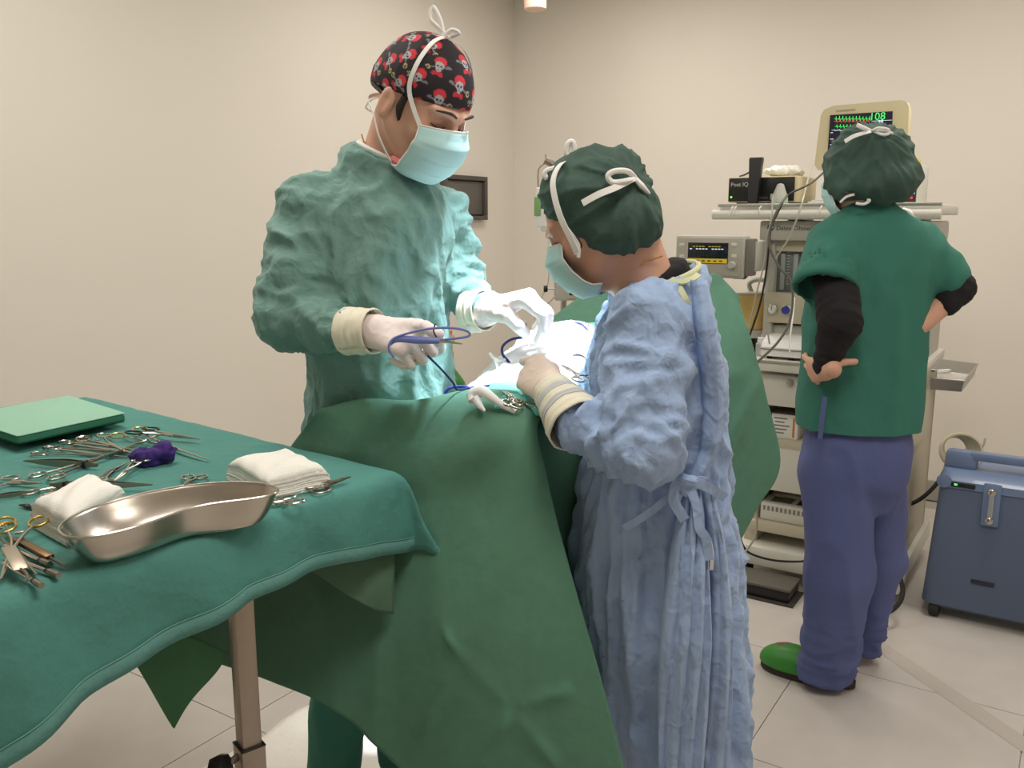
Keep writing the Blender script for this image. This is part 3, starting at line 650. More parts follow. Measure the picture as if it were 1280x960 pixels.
cable('cable_bundle', [(1128, 262, 3.0), (1140, 268, 2.98), (1147, 285, 2.98), (1149, 310, 3.0), (1146, 330, 3.02)], .009, M_white, 'white cable bundle looping behind the right shoulder of the third person')
cable('floor_cable', [(925, 672, 2.95), (935, 690, 2.93), (965, 700, 2.92), (1000, 702, 2.93), (1010, 698, 2.95)], .004, M_blackp, 'black cable lying on the black case in front of the machine')
cable('hanging_tube', [(948, 598, 2.7), (944, 620, 2.72), (946, 650, 2.74), (944, 670, 2.76), (936, 684, 2.78), (926, 696, 2.8)], .004, M_tube, 'clear tube hanging beside the edge of the green drape')
# side tray and its pole
up_, _ = PV(1139, 560, 3.95)
ts = ma
pt = P(1146, 470, 3.55); zpt = pt.z
pb = P(1131, 648, 3.55)
MB().tube([(pt.x, pt.y, .09), (pt.x, pt.y, zpt+.25)], .011, 12, 1).out('tray_pole', M_alu, ts)
tc_ = [PZ(1150, 452, zpt+.02), PZ(1217, 459, zpt+.02), PZ(1205, 474, zpt+.02), PZ(1140, 470, zpt+.02)]
tc_ = [PZ(1145, 449, zpt+.01), PZ(1222, 459, zpt+.01), PZ(1205, 480, zpt+.01), PZ(1128, 474, zpt+.01)]
m = MB(); cc = sum(tc_, Vector())/4
inner = [cc+(q-cc)*.93 for q in tc_]; rim = [q+Vector((0, 0, .012)) for q in tc_]
rr = cat_(rim, 5, True); 
m.add([tuple(q-Vector((0, 0, .035))) for q in inner]+[tuple(q-Vector((0, 0, .032))) for q in inner], [(3, 2, 1, 0), (4, 5, 6, 7), (0, 1, 5, 4), (1, 2, 6, 5), (2, 3, 7, 6), (3, 0, 4, 7)]); m.out('tray_floor', M_alu, ts, angle=30)
m = MB(); V = []
for q in range(4): V += [tuple(rim[q]), tuple(inner[q]-Vector((0, 0, .034))), tuple(inner[q]-Vector((0, 0, .034))+(cc-inner[q]).normalized()*.002), tuple(rim[q]+(cc-rim[q]).normalized()*.003)]
m.add(V, [(4*q+a, 4*((q+1) % 4)+a, 4*((q+1) % 4)+(a+1) % 4, 4*q+(a+1) % 4) for q in range(4) for a in range(4)]); m.out('tray_side', M_alu, ts)
MB().tube([tuple(q) for q in rim]+[tuple(rim[0])], .004, 8, 1, smooth=False).out('tray_rim', M_alu, ts)
q = inner[3].lerp(inner[0], .5); MB().tube([tuple(Vector((pt.x, pt.y, zpt-.02))), tuple(q-Vector((0, 0, .03)))], .01, 8, 1).out('bracket', M_alu, ts)
for i, (px, py, sx, sy, rz) in enumerate(((1180, 464, .06, .02, .3), (1198, 462, .05, .012, -.1), (1166, 459, .04, .025, .9))):
    q = PZ(px, py, zpt-.018); MB().box((0, 0, .004), (sx, sy, .006), .002, M=Matrix.Translation(q) @ Matrix.Rotation(rz, 4, 'Z')).out('packet', M_white, label=['white paper packet in the middle of the side tray', 'narrow white packet at the right of the side tray', 'short white packet at the left end of the side tray'][i], cat='packet')
q = P(1153, 420, 3.45); bo = thing('drip_bag', 'pale green labelled bag hanging beside the third person elbow', 'bag', (q.x, q.y, zpt+.02)); m = MB().box((q.x, q.y, (zpt+.03+P(1153, 405, 3.45).z)/2), (.045, .03, P(1153, 405, 3.45).z-zpt-.02), .008); m.out('bag', M_lgreen, bo)
MB().box((q.x-.002, q.y-.016, q.z-.02), (.03, .002, .04), 0).out('label', M_paper, bo)
cable('tray_cable', [(1158, 420, 3.5), (1161, 445, 3.5), (1160, 470, 3.5), (1156, 486, 3.5), (1150, 488, 3.5), (1148, 478, 3.5)], .005, M_rubber, 'dark cable looping under the side tray')
# ================================================================== OXYGEN CONCENTRATOR
oc = thing('oxygen_concentrator', 'blue oxygen concentrator box on casters at the right edge', 'oxygen concentrator', W(-.14, 3.42, 0), RZ)
u0, u1, v0, v1 = -.385, .07, 3.285, 3.56; zb = PV(1160, 758, v0)[1]; ztop = PV(1180, 566, v0)[1]; zbrk = PV(1180, 606, v0)[1]
def rrect(u0, u1, v0, v1, r, n=6):
    o = []
    for cu, cv, a0 in ((u1-r, v1-r, 0), (u0+r, v1-r, 90), (u0+r, v0+r, 180), (u1-r, v0+r, 270)):
        for k in range(n+1): a = math.radians(a0+90*k/n); o.append((cu+r*math.cos(a), cv+r*math.sin(a)))
    return o
def stackr(levels, name, m, parent):
    mb = MB(); V = []; n = None
    for z, a in levels:
        pl = rrect(*a); n = len(pl); V += [(x, y, z) for x, y in pl]
    F = [(i*n+k, i*n+(k+1) % n, (i+1)*n+(k+1) % n, (i+1)*n+k) for i in range(len(levels)-1) for k in range(n)]+[tuple(range(n))[::-1], tuple((len(levels)-1)*n+k for k in range(n))]
    mb.add(V, F, MR); return mb.out(name, m, parent, angle=40)
stackr([(zb, (u0+.02, u1-.02, v0+.02, v1-.02, .03)), (zb+.015, (u0, u1, v0, v1, .04)), (zbrk-.01, (u0+.025, u1-.025, v0+.0, v1, .04)), (zbrk, (u0+.027, u1-.027, v0+.006, v1, .04))], 'body', M_conc2, oc)
top = stackr([(zbrk-.006, (u0+.022, u1-.022, v0-.003, v1, .04)), (zbrk+.02, (u0+.026, u1-.026, v0+.0, v1, .04)), (zbrk+.05, (u0+.028, u1-.028, v0+.04, v1, .04))], 'control_panel', M_conc, oc)
m = MB(); hz = zbrk+.05
# handle frame: rear upright slab with slot
sl0, sl1 = PV(1222, 580, v0+.06)[0], u1-.06; sz0, sz1 = PV(1222, 592, v0+.06)[1], PV(1222, 577, v0+.06)[1]
B(u0+.03, sl0, v0+.06, v0+.11, hz-.01, ztop, .018, m); B(sl0-.02, u1-.03, v0+.06, v0+.11, hz-.01, sz0, .006, m); B(sl0-.025, u1-.03, v0+.06, v0+.10, sz1, ztop, .008, m); B(sl1, u1-.03, v0+.06, v0+.11, hz-.01, ztop, .012, m)
m.out('carry_handle', M_conc, oc)
def onp(px, py, v=v0): return PV(px, py, v)
u, z = onp(1204, 607, v0-.003); MB().box((u, v0-.004, z), (.075, .006, .016), .006, M=MR).out('switch_plate', M_blackp, oc); u, z = onp(1195, 605); MB().box((u, v0-.0075, z), (.01, .003, .006), .001, M=MR).out('power_light', mat('green_lamp', (80, 220, 90), .4, emit=1.5), oc)
u, z = onp(1180, 601, v0-.003); MB().lathe([(.024, 0), (.024, .003), (.02, .004)], 24, TM(u, v0-.001, z)).out('filter_cap', M_conc, oc)
u, z = onp(1239, 631); fm = MB().box((u, v0-.006, z), (.055, .014, .15), .024, M=MR).out('flow_meter_recess', M_conc, oc)
MB().tube([(u, v0-.016, z-.04), (u, v0-.016, z+.04)], .008, 10, 1, M=MR).out('flow_tube', M_glass, fm); MB().tube([(u, v0-.018, z-.05), (u, v0-.018, z+.035)], .0035, 8, 1, M=MR).out('flow_scale', M_blackp, fm)
for s in (-.052, .048): MB().lathe([(.012, 0), (.012, .012), (.006, .016)], 16, TM(u, v0-.012, z+s)).out('fitting', M_steel, fm)
u, z = onp(1228, 729); MB().box((u, v0-.001, z), (.072, .005, .015), .001, M=MR).out('badge', mat('dark_badge', (34, 40, 56), .4), oc)
for uu in (u0+.045, u1-.05):
    for vv in (v0+.022, v1-.04):
        MB().lathe([(.016, -.018), (.026, -.014), (.026, .014), (.016, .018)], 20, MR @ Matrix.Translation((uu, vv, .027)) @ Matrix.Rotation(PI/2, 4, 'Y')).box((uu, vv, .042), (.03, .03, max(zb-.03, .03)), .004, M=MR).out('caster', M_rubber, oc)
c = Vector(W(PV(1200, 556, 3.5)[0], 3.46, hz-.028))
m = MB()
for q in range(7): m.tube([c+Vector((math.cos(a)*(.075-.005*q), math.sin(a)*.02+.007*q-.02, .066+(.060-.003*q)*math.sin(a))) for a in np.linspace(0, 2*PI, 12)[:-1]], .006, 6, 3, closed=True)
m.tube([c+Vector((.066, -.01, .06)), c+Vector((.078, -.02, .09)), c+Vector((.082, -.02, .115))], .004, 6)
m.out('tubing_coil', mat('coil_plastic', (205, 196, 168), .4), label='coil of cream tubing resting on top of the blue concentrator', cat='tubing')
MB().tube([P(1185, 574, 3.42), P(1180, 590, 3.28), P(1168, 608, 3.22), P(1150, 624, 3.2), P(1130, 632, 3.2), P(1112, 630, 3.25)], .008, 8, 8).out('power_lead', M_rubber, label='thick dark hose running from the concentrator to behind the third person', cat='hose')
MB().tube([P(1112, 700, 3.0)+Vector((0, 0, 0)), P(1124, 718, 2.95), P(1128, 745, 2.9), P(1116, 762, 2.85), P(1100, 768, 2.85)], .008, 8, 8).out('floor_hose', M_rubber, label='dark hose looping on the floor behind the third person', cat='hose')
# ================================================================== IV STAND + PUMP
ivd = 3.6; q = P(716, 400, ivd); X0 = P(696, 300, ivd).x
iv = thing('infusion_stand', 'grey infusion stand with a hooked top, behind the woman in the blue gown', 'stand', (X0+.02, ivd, 0))
zt_ = P(690, 210, ivd).z
MB().tube([(X0+.03, ivd, .04), (X0+.03, ivd, zt_)], .013, 12, 1).out('pole', M_alu, iv)
for a in range(5):
    an = 2*PI*a/5+.3; MB().tube([(X0+.03, ivd, .1), (X0+.03+.27*math.cos(an), ivd+.27*math.sin(an), .05)], .012, 8, 1).out('leg', M_alu, iv)
    MB().lathe([(.01, -.01), (.024, -.008), (.024, .008), (.01, .01)], 16, Matrix.Translation((X0+.03+.27*math.cos(an), ivd+.27*math.sin(an), .025)) @ Matrix.Rotation(PI/2, 4, 'X')).out('wheel', M_rubber, iv)
MB().tube([P(681, 200, ivd), P(690, 205, ivd), P(697, 212, ivd), P(708, 203, ivd), P(718, 202, ivd)], .014, 8, 4).out('hook_bar', M_leg, iv)
MB().tube([P(682, 193, ivd), P(682, 203, ivd), P(673, 212, ivd), P(673, 236, ivd)], .003, 6, 3).out('hook_wire', M_leg, iv)
A, Bq = P(669, 232, ivd-.02), P(690, 272, ivd-.02)
bg = thing('infusion_bag', 'white infusion bag with a green label hanging at left of the stand', 'bag', ((A.x+Bq.x)/2, ivd, Bq.z))
def slab(x0, y0, x1, y1, d, th, bev=.006, mb=None):
    a, b = P(x0, y0, d), P(x1, y1, d); return (mb or MB()).box(((a.x+b.x)/2, d+th/2, (a.z+b.z)/2), (abs(b.x-a.x), th, abs(a.z-b.z)), bev)
slab(670, 234, 695, 284, ivd-.03, .03, .008).out('bag', M_white, bg); slab(668, 246, 676, 270, ivd-.035, .035, .003).out('green_label', mat('green_label', (126, 170, 106), .6), bg)
slab(676, 275, 700, 290, ivd-.02, .03, .006).out('bag_port', M_glass, bg)
dc = thing('drip_chamber', 'clear drip chamber hanging from the infusion bag', 'drip chamber', tuple(P(688, 318, ivd-.04)))
q = P(688, 318, ivd-.04); MB().lathe([(.004, 0), (.012, .01), (.012, .075), (.018, .08), (.018, .095), (.006, .1)], 16, Matrix.Translation(q)).out('chamber', M_glass, dc)
MB().tube([q, q+Vector((-.01, 0, -.12)), P(678, 370, ivd-.04), P(668, 400, ivd-.05)], .002, 6).out('line', M_tube, dc)
pu = thing('infusion_pump', 'beige infusion pump clamped to the stand pole, left of the blue-gowned woman', 'pump', tuple(P(715, 375, ivd-.06)))
slab(694, 328, 745, 376, ivd-.10, .09, .008).out('case', M_mcase, pu); slab(709, 331, 744, 350, ivd-.106, .01, .003).out('upper_panel', mat('panel_grey', (196, 192, 182), .4), pu); slab(709, 353, 744, 373, ivd-.106, .01, .003).out('lower_panel', M_mcase2, pu)
slab(712, 361, 728, 369, ivd-.11, .01, .001).out('screen', M_scr, pu)
for i in range(3): slab(713+i*7, 336, 717+i*7, 339, ivd-.11, .006, .001).out('button', M_textg, pu)
q = P(694, 361, ivd-.06); MB().tube([q, P(684, 361, ivd-.06)], .004, 8, 1).out('clamp_screw', M_alu, pu); MB().lathe([(.012, -.008), (.014, 0), (.012, .008)], 16, Matrix.Translation(P(682, 361, ivd-.06)) @ Matrix.Rotation(PI/2, 4, 'Y')).out('clamp_knob', M_blackp, pu)
MB().tube([P(674, 385, 3.5), P(684, 380, 3.5), P(694, 370, 3.5)], .004, 6).out('pump_line', M_tube, pu)
# ================================================================== GREEN GAS CYLINDER
q = P(557, 450, 2.62); zs_ = P(557, 470, 2.62).z
gc = thing('gas_cylinder', 'green gas cylinder with an orange valve standing behind the tall surgeon', 'gas cylinder', (q.x, 2.62, 0)); Mx = Matrix.Translation((q.x, 2.62, 0))
zn = P(557, 441, 2.62).z
MB().lathe([(.05, 0), (.062, .01), (.062, zs_-.05), (.058, zs_-.02), (.045, zs_), (.03, zs_+.02), (.024, zs_+.04), (.024, zn)], 28, Mx).out('tank', M_gcyl, gc)
MB().lathe([(.022, zn), (.022, zn+.03), (.028, zn+.035), (.028, zn+.05), (.02, zn+.055), (.022, P(557, 413, 2.62).z)], 20, Mx).out('valve', M_orange, gc)
# ================================================================== PEOPLE
def frame(f, up=(0, 0, 1)):
    y = Vector(f).normalized(); x = y.cross(Vector(up)).normalized(); z = x.cross(y); return np.array([[x[i], y[i], z[i]] for i in range(3)])
def head_sdf(p, c, R, s=1.0, hair=False):
    q = (p-c) @ R / s; qs = q.copy(); qs[:, 0] = np.abs(q[:, 0])
    d = s_ell(q, (0, -.012, .03), (.076, .097, .088))
    d = smin(d, s_ell(q, (0, .028, -.03), (.060, .062, .078)), .03)
    d = smin(d, s_ell(q, (0, .055, -.088), (.030, .032, .028)), .03)
    d = smin(d, s_cone(qs, (.058, .0, -.045), (.02, .06, -.09), .016, .018), .025)
    d = smin(d, s_ell(qs, (.040, .062, -.025), (.022, .018, .018)), .02)
    d = smin(d, s_cone(qs, (.010, .090, .026), (.046, .072, .028), .010, .008), .012)
    d = smax(d, -s_ell(qs, (.031, .098, .008), (.017, .018, .012)), .012)
    d = smin(d, s_ell(qs, (.031, .073, .008), (.015, .013, .0125)), .004)
    d = smin(d, s_cone(q, (0, .088, .014), (0, .113, -.030), .008, .013), .010)
    d = smin(d, s_ell(qs, (.011, .100, -.034), (.010, .012, .009)), .006)
    d = smin(d, s_ell(q, (0, .083, -.063), (.024, .015, .007)), .006); d = smin(d, s_ell(q, (0, .082, -.073), (.020, .014, .007)), .006)
    e = s_ell(qs, (.079, -.012, -.012), (.0075, .019, .033)); e = smax(e, -s_ell(qs, (.088, -.008, -.008), (.007, .010, .020)), .004)
    e = smin(e, s_ell(qs, (.077, -.004, -.014), (.006, .006, .010)), .004); d = smin(d, e, .006)
    return d*s
def body_mesh(name, parent, m, c, R, s, cones, lo, hi, fine, h=.013, extra=None):
    """one continuous figure: head, neck, trunk and limbs; fine=(lo3,hi3,h) sampling around the head"""
    def f(p):
        d = np.full(len(p), 9.0); 
        for (a, b, ra, rb) in cones: d = smin(d, s_cone(p, a, b, ra, rb), .03)
        near = (np.linalg.norm(p-c, axis=1) < .3); d[near] = smin(d[near], head_sdf(p[near], c, R, s), .02)
        if extra is not None: d = smin(d, extra(p), .008)
        return d
    ax = [ax_(lo[k], hi[k], h, (fine[0][k], fine[1][k], fine[2])) for k in range(3)]
    V, F = nets(f, *ax); V = smooth(V, F, 2, .4); return mkobj(name, V, F, m, parent)
def hand_sdf_parts(w, Y, nz, th, curls, s=1.0, thumb=None, spread=(.05, .01, -.03, -.08), tc=(.2, .5)):
    Y = Vector(Y).normalized(); Z = Vector(nz); Z = (Z-Y*Z.dot(Y)).normalized(); X = Y.cross(Z); X = X if X.dot(Vector(th)) > 0 else -X
    L = lambda x, y, z: Vector(w)+(X*x+Y*y+Z*z)*s
    palm = []; fing = []
    kn = [(.027, .086, 0), (.009, .090, .002), (-.010, .086, 0), (-.027, .078, -.004)]; ln = [(.043, .026, .021), (.047, .029, .022), (.044, .027, .021), (.035, .021, .019)]
    palm.append((L(0, -.03, 0), L(0, .012, 0), .0265*s, .026*s))
    for k, (x, y, z) in enumerate(kn):
        palm.append((L(x*.5, .008, -.002), L(x, y, z-.003), .0175*s, .0125*s))
        a = 0; p = L(x, y, z-.002); r = (.0100, .0102, .0097, .0085)[k]*s
        for j in range(3):
            a += math.radians(curls[k][j]); d = Y*math.cos(a)-Z*math.sin(a)+X*spread[k]*(1 if j == 0 else .4)
            q = p+d.normalized()*ln[k][j]*s; fing.append((k, p, q, r*(1-.09*j), r*(1-.09*(j+1)))); p = q
    if thumb is None: thumb = [L(.018, .018, -.006), L(.040, .048, -.022), L(.046, .078, -.036), L(.036, .104, -.044)]
    else: thumb = [L(.016, .018, -.005)]+[Vector(t) for t in thumb]
    rr = (.0155, .0130, .0112, .0095, .009)
    tp = [(4, thumb[i], thumb[i+1], rr[i]*s, rr[i+1]*s) for i in range(len(thumb)-1)]
    return palm, fing+tp
def hand_fn(palm, fing):
    def f(p):
        d = np.full(len(p), 9.0)
        for a, b, ra, rb in palm: d = smin(d, s_cone(p, a, b, ra, rb), .012)
        for k in range(5):
            e = np.full(len(p), 9.0)
            for kk, a, b, ra, rb in fing:
                if kk == k: e = smin(e, s_cone(p, a, b, ra, rb), .003)
            d = smin(d, e, .0045 if k < 4 else .008)
        return d
    return f
def glove(name, parent, m, w, Y, nz, th, curls, s, cuff_to, cuff_r, thumb=None, rings=3, label=None, tc=None, mc=None):
    palm, fing = hand_sdf_parts(w, Y, nz, th, curls, s, thumb); f0 = hand_fn(palm, fing)
    w = Vector(w); ct = Vector(cuff_to); dirn = (ct-w)
    cuff = s_ = None
    def f(p): return smin(f0(p), s_cone(p, w, w+dirn*.35, .0275*s, .030*s), .01)
    allp = [tuple(q) for a in fing for q in a[1:3]]+[tuple(q) for a in palm for q in a[:2]]+[tuple(w+dirn*.35)]
    lo = np.min(allp, 0)-.035; hi = np.max(allp, 0)+.035
    V, F = nets(f, *[ax_(lo[k], hi[k], .0024) for k in range(3)]); V = smooth(V, F, 2, .4)
    V = hold(V, F, .0009*(ridge(V*np.array([40, 40, 40.])+3)-.3))
    g = mkobj(name, V, F, m, parent, label=label)
    # cuff: gathered tube over the sleeve end
    n = 30; pts = []; G = []
    a = w-dirn*.03; up = dirn.normalized().orthogonal(); sd = dirn.normalized().cross(up)
    for i in range(n+1):
        t = i/n; c = w.lerp(ct, t*1.02-.02); r = .029*s*(1-t)+cuff_r*t+(.0006*math.sin(t*rings*2*PI*1.5)+.0008*math.sin(t*17)); 
        G.append([tuple(c+(up*math.cos(2*PI*k/28)+sd*math.sin(2*PI*k/28))*(r*(1+.015*math.sin(k*1.7+t*9)))) for k in range(29)])
    mb = MB().sheet(np.array(G), .0012); 
    mb.tube([Vector(q) for q in G[-1][:-1]], .0022, 6, 1, closed=True)
    cf = mb.out('cuff', mc or M_cuff, parent, angle=None)
    if rings == 5:
        for i0, i1 in ((7, 12), (17, 21)):
            gg = np.array(G[i0:i1+1]); cm = gg.mean(1, keepdims=True); MB().sheet(cm+(gg-cm)*1.03, .001).out('grey_band', mat('grey_gauze_band', (196, 198, 200), .85, bump=[('noise', 60, .4, .003)]), cf, angle=None)
    return g
def clog(parent, name, toe, heel, m, label=None):
    """shoe from heel to toe points on the floor"""
    t, h = Vector(toe), Vector(heel); y = (t-h).normalized(); x = Vector((y.y, -y.x, 0)); L = (t-h).length
    R = np.array([[x.x, y.x, 0], [x.y, y.y, 0], [0, 0, 1.]]); c = vec((t+h)/2)
    def f(p):
        q = (p-c) @ R; yy = q[:, 1]/(L/2); wv = .043+.007*np.clip(yy, -1, 1); 
        d = s_ell(q, (0, L*.16, .034), (.060, L*.385, .060)); d = smin(d, s_ell(q, (0, -L*.25, .045), (.038, L*.25, .045)), .02)
        return smax(d, .024-q[:, 2], .004)
    lo = np.minimum(vec(t), vec(h))-.07; hi = np.maximum(vec(t), vec(h))+.07
    V, F = nets(f, ax_(lo[0], hi[0], .005), ax_(lo[1], hi[1], .005), ax_(0, .11, .005)); V = smooth(V, F, 2); o = mkobj(name, V, F, m, parent, label=label)
    if label and 'scuff' in label:
        sc_ = c+R @ np.array([.012, L*.30, .085]); V2, F2 = nets(lambda p: np.maximum(f(p)-.0012, s_ell(p, sc_, (.024, .018, .03))+.010*perlin(p*90)), ax_(lo[0], hi[0], .004), ax_(lo[1], hi[1], .004), ax_(0.02, .12, .004))
        mkobj('scuff', V2, F2, mat('brown_scuff', (120, 84, 60), .6), o)
    pl = []
    for k in range(28):
        a = 2*PI*k/28; yy = math.cos(a); pl.append((math.sin(a)*(.050+.010*yy), yy*L*.52+.003))
    V = [tuple(Vector((c[0], c[1], z))+x*a+y*b) for z in (.0065, .030) for a, b in pl]; n = 28
    MB().add(V, [tuple(range(n))[::-1], tuple(range(n, 2*n))]+[(i, (i+1) % n, n+(i+1) % n, n+i) for i in range(n)]).out('sole', M_sole, o)
    return o
def mask_mesh(parent, c, R, s, m, up=0.0):
    Rm = Matrix([list(r) for r in R]); cv = Vector(c); T = lambda x, y, z: cv+Rm @ (Vector((x, y, z))*s)
    G = []; nu, nv = 33, 45
    for i in range(nu):
        u = -1+2*i/(nu-1); row = []
        for j in range(nv):
            v = j/(nv-1); ang = u*PI/2*.74
            y0 = np.interp(v, [0, .2, .45, .7, .9, 1], [.108, .128, .127, .114, .098, .068]); w = np.interp(v, [0, .3, .7, 1], [.066, .076, .074, .060]); ye = np.interp(v, [0, .5, 1], [.034, .03, .022])
            z = np.interp(v, [0, .25, .5, .75, 1], [.004, -.028, -.062, -.096, -.122])+up
            z += -.014*u*u*(1-v)+.012*u*u*v
            pl = .0045*((v*4.5) % 1) if .12 < v < .9 else 0
            row.append(tuple(T(w*math.sin(ang), ye+(y0-ye)*max(math.cos(ang), 0)**.75+pl*(1-abs(u)), z)))
        G.append(row)
    mk_ = MB().sheet(np.array(G)[::-1], .0018).out('face_mask', m, parent, angle=None)
    e = MB().ribbon([Vector(r[0]) for r in G], cv, .008*s, .0012, 1); e.ribbon([Vector(q) for q in G[0]], cv, .006*s, .0012, 1).ribbon([Vector(q) for q in G[-1]], cv, .006*s, .0012, 1); e.out('mask_binding', M_tie, mk_)
    return mk_, T, [Vector(G[0][0]), Vector(G[-1][0]), Vector(G[0][-1]), Vector(G[-1][-1])]
def gown_nets(name, parent, m, f, lo, hi, h, disp, it=3, label=None):
    V, F = nets(f, *[ax_(lo[k], hi[k], h) for k in range(3)]); V = smooth(V, F, it); V = hold(V, F, disp(V)); V = smooth(V, F, 1, .25); return mkobj(name, V, F, m, parent, label=label)
TPL = lambda *q: P(*q)
# ------------------------------------------------------------------ the tall surgeon
D = 1.90
sg = thing('person', 'tall person in green gown, skull-print cap and mask, holding a blue tool', 'person', (P(475, 600, D).x, D, 0))
al, be = math.radians(38), math.radians(36); fdir = (math.cos(al)*math.cos(be), -math.sin(al)*math.cos(be), -math.sin(be))
R1 = frame(fdir); HS = 1.04
c1 = vec(P(531, 108, 1.82))-R1 @ np.array([0, -.012, .03])*HS
neckb = P(478, 222, D); nt = c1+R1 @ np.array([0, -.035, -.05])*HS
lx, rx = P(412, 900, 1.92).x, P(505, 900, 1.98).x
cones = [(neckb, nt, .056, .053), (P(470, 275, D), P(475, 420, D), .09, .09), (P(475, 420, D), P(478, 560, D), .09, .09), (P(405, 268, D), P(478, 245, D), .035, .045), (P(540, 272, 1.97), P(478, 245, D), .035, .045),
         (P(398, 266, 1.87), P(360, 395, 1.79), .036, .034), (P(360, 395, 1.79), P(462, 413, 1.66), .032, .024), (P(545, 270, 1.97), P(568, 352, 1.95), .034, .03), (P(568, 352, 1.95), P(600, 387, 1.85), .030, .022),
         ((lx+.10, 1.94, .86), (lx, 1.93, .45), .07, .055), ((lx, 1.93, .45), (lx, 1.95, .08), .05, .04), ((rx-.02, 1.98, .86), (rx, 1.98, .45), .075, .055), ((rx, 1.98, .45), (rx, 2.0, .08), .05, .04), ((lx, 1.95, .06), (lx+.04, 1.84, .04), .035, .03), ((rx, 2.0, .06), (rx+.05, 1.89, .04), .035, .03)]
body_mesh('body', sg, M_skin, c1, R1, HS, cones, (-.78, 1.55, 0), (.05, 2.15, 1.82), ((c1[0]-.13, c1[1]-.13, c1[2]-.16), (c1[0]+.13, c1[1]+.13, c1[2]+.12), .0042), .018)
rows = [pxrow(200, 452, 500, D, .045), pxrow(215, 425, 528, D, .085), pxrow(232, 392, 552, D, .115), pxrow(262, 375, 564, D, .135), pxrow(330, 378, 560, D, .145), pxrow(400, 384, 560, D, .15), pxrow(470, 386, 566, D, .15), pxrow(560, 382, 572, D, .155)]
rows += [(.55, rows[-1][1], D, .17, .155)]
nkc = vec((P(437, 180, 1.93)+P(535, 216, 1.85))/2); nkn = vec(Vector((math.sin(.42), -.10, math.cos(.42))).normalized())
sh, el, wr = P(392, 262, 1.87), P(360, 395, 1.79), P(436, 414, 1.68)
sh2, el2, wr2 = P(546, 268, 1.97), P(568, 352, 1.95), P(598, 387, 1.86)
def f(p):
    d = s_loft(p, rows, 2.3)
    d = smin(d, s_ell(p, nkc, (.10, .085, .055)), .03); pn = (p-nkc) @ nkn; d = np.where(np.linalg.norm(p-nkc, axis=1) < .17, smax(d, pn-.004, .006), d)
    d = smax(d, -s_cone(p, nkc-nkn*.06, nkc+nkn*.1, .058, .066), .006)
    a = smin(s_cone(p, sh, el, .078, .067), s_cone(p, el, wr, .066, .037), .02); d = smin(d, a, .03)
    a = smin(s_cone(p, sh2, el2, .07, .052), s_cone(p, el2, wr2, .050, .034), .02); return smin(d, a, .02)
def disp(V):
    d = body_disp(V, 8, 2.6, .020, 2)*np.clip((1.62-V[:, 2])/.3, .15, 1)+body_disp(V, 15, 7, .010, 8)+body_disp(V, 30, 14, .005, 28)
    arm = np.minimum(s_cone(V, sh, el, .078, .067), s_cone(V, el, wr, .066, .037)) < .012
    d = np.where(arm, body_disp(V, 12, 10, .009, 40)+body_disp(V, 36, 30, .0028, 18), d)
    d += limb_disp(V, sh, el, .07, 20, 5, .010, 1)+limb_disp(V, el, wr, .055, 22, 6, .013, 4)+limb_disp(V, sh2, el2, .06, 24, 6, .012, 9)+limb_disp(V, el2, wr2, .045, 26, 6, .012, 12)
    return d
gown_nets('surgical_gown', sg, M_gown_g, f, (-.72, 1.52, .5), (.1, 2.15, 1.6), .0075, disp)
# neckline, collar, necklace
def ring_pts(c, rx_, ry_, tilt, n=20): 
    c = Vector(c); M = Euler(tilt).to_matrix(); return [c+M @ Vector((math.cos(2*PI*k/n)*rx_, math.sin(2*PI*k/n)*ry_, 0)) for k in range(n)]
nk = Vector(nkc)
MB().tube(ring_pts(nk, .074, .073, (.10, .42, 0)), .005, 8, 4, closed=True).out('neck_binding', M_gown_g, sg)
MB().tube(ring_pts(nk+Vector((0, 0, .004)), .064, .063, (.10, .42, 0)), .008, 8, 4, closed=True).out('undershirt_collar', M_white, sg)
MB().tube([P(490, 199, 1.80), P(503, 206, 1.79), P(514, 211, 1.79), P(524, 213, 1.80)], .008, 8).out('coral_neckline', M_pink, sg)
MB().tube([P(452, 168, 1.875), P(456, 180, 1.85), P(462, 190, 1.838), P(470, 199, 1.835)], .0016, 6).out('necklace', M_gold, sg)
# cap with the skull print (flat print painted per vertex)
def cap_surface(q):
    return smin(s_ell(q, (0, -.012, .032), (.083, .104, .094)), s_ell(q, (0, -.055, .0), (.066, .062, .06)), .03)
Rm1 = R1; hs = HS
def capf(p):
    q = (p-c1) @ Rm1/hs; d = cap_surface(q)*hs
    cut = (q[:, 2]-(.012+.26*q[:, 1]+np.where(q[:, 1] < .02, .0, 0)))*hs   # keep above a plane rising to the forehead
    cut = (q[:, 2]-(.016+.30*q[:, 1]))*hs
    return np.maximum(np.maximum(d, -cut), -(s_ell(q, (0, -.012, .028), (.0765, .0975, .0885))*hs))
lo, hi = c1-.17, c1+.19
V, F = nets(capf, *[ax_(lo[k], hi[k], .0021) for k in range(3)]); V = smooth(V, F, 1, .4)
V = hold(V, F, .0012*(ridge(V*np.array([16, 16, 9.])+5)-.3))
q = (V-c1) @ R1/hs; dirs = q-np.array([0, -.012, .03]); dirs /= np.linalg.norm(dirs, axis=1, keepdims=True)
N_ = 50; ii = np.arange(N_)+.5; ph = np.arccos(1-2*ii/N_); th = PI*(1+5**.5)*ii; cs_ = np.stack([np.cos(th)*np.sin(ph), np.sin(th)*np.sin(ph), np.cos(ph)], 1)
dot = dirs @ cs_.T; near = dot.argmax(1); cc = cs_[near]; up = np.array([0, .25, 1.]); t1 = np.cross(up, cc); t1 /= np.linalg.norm(t1, axis=1, keepdims=True)+1e-9; t2 = np.cross(cc, t1)
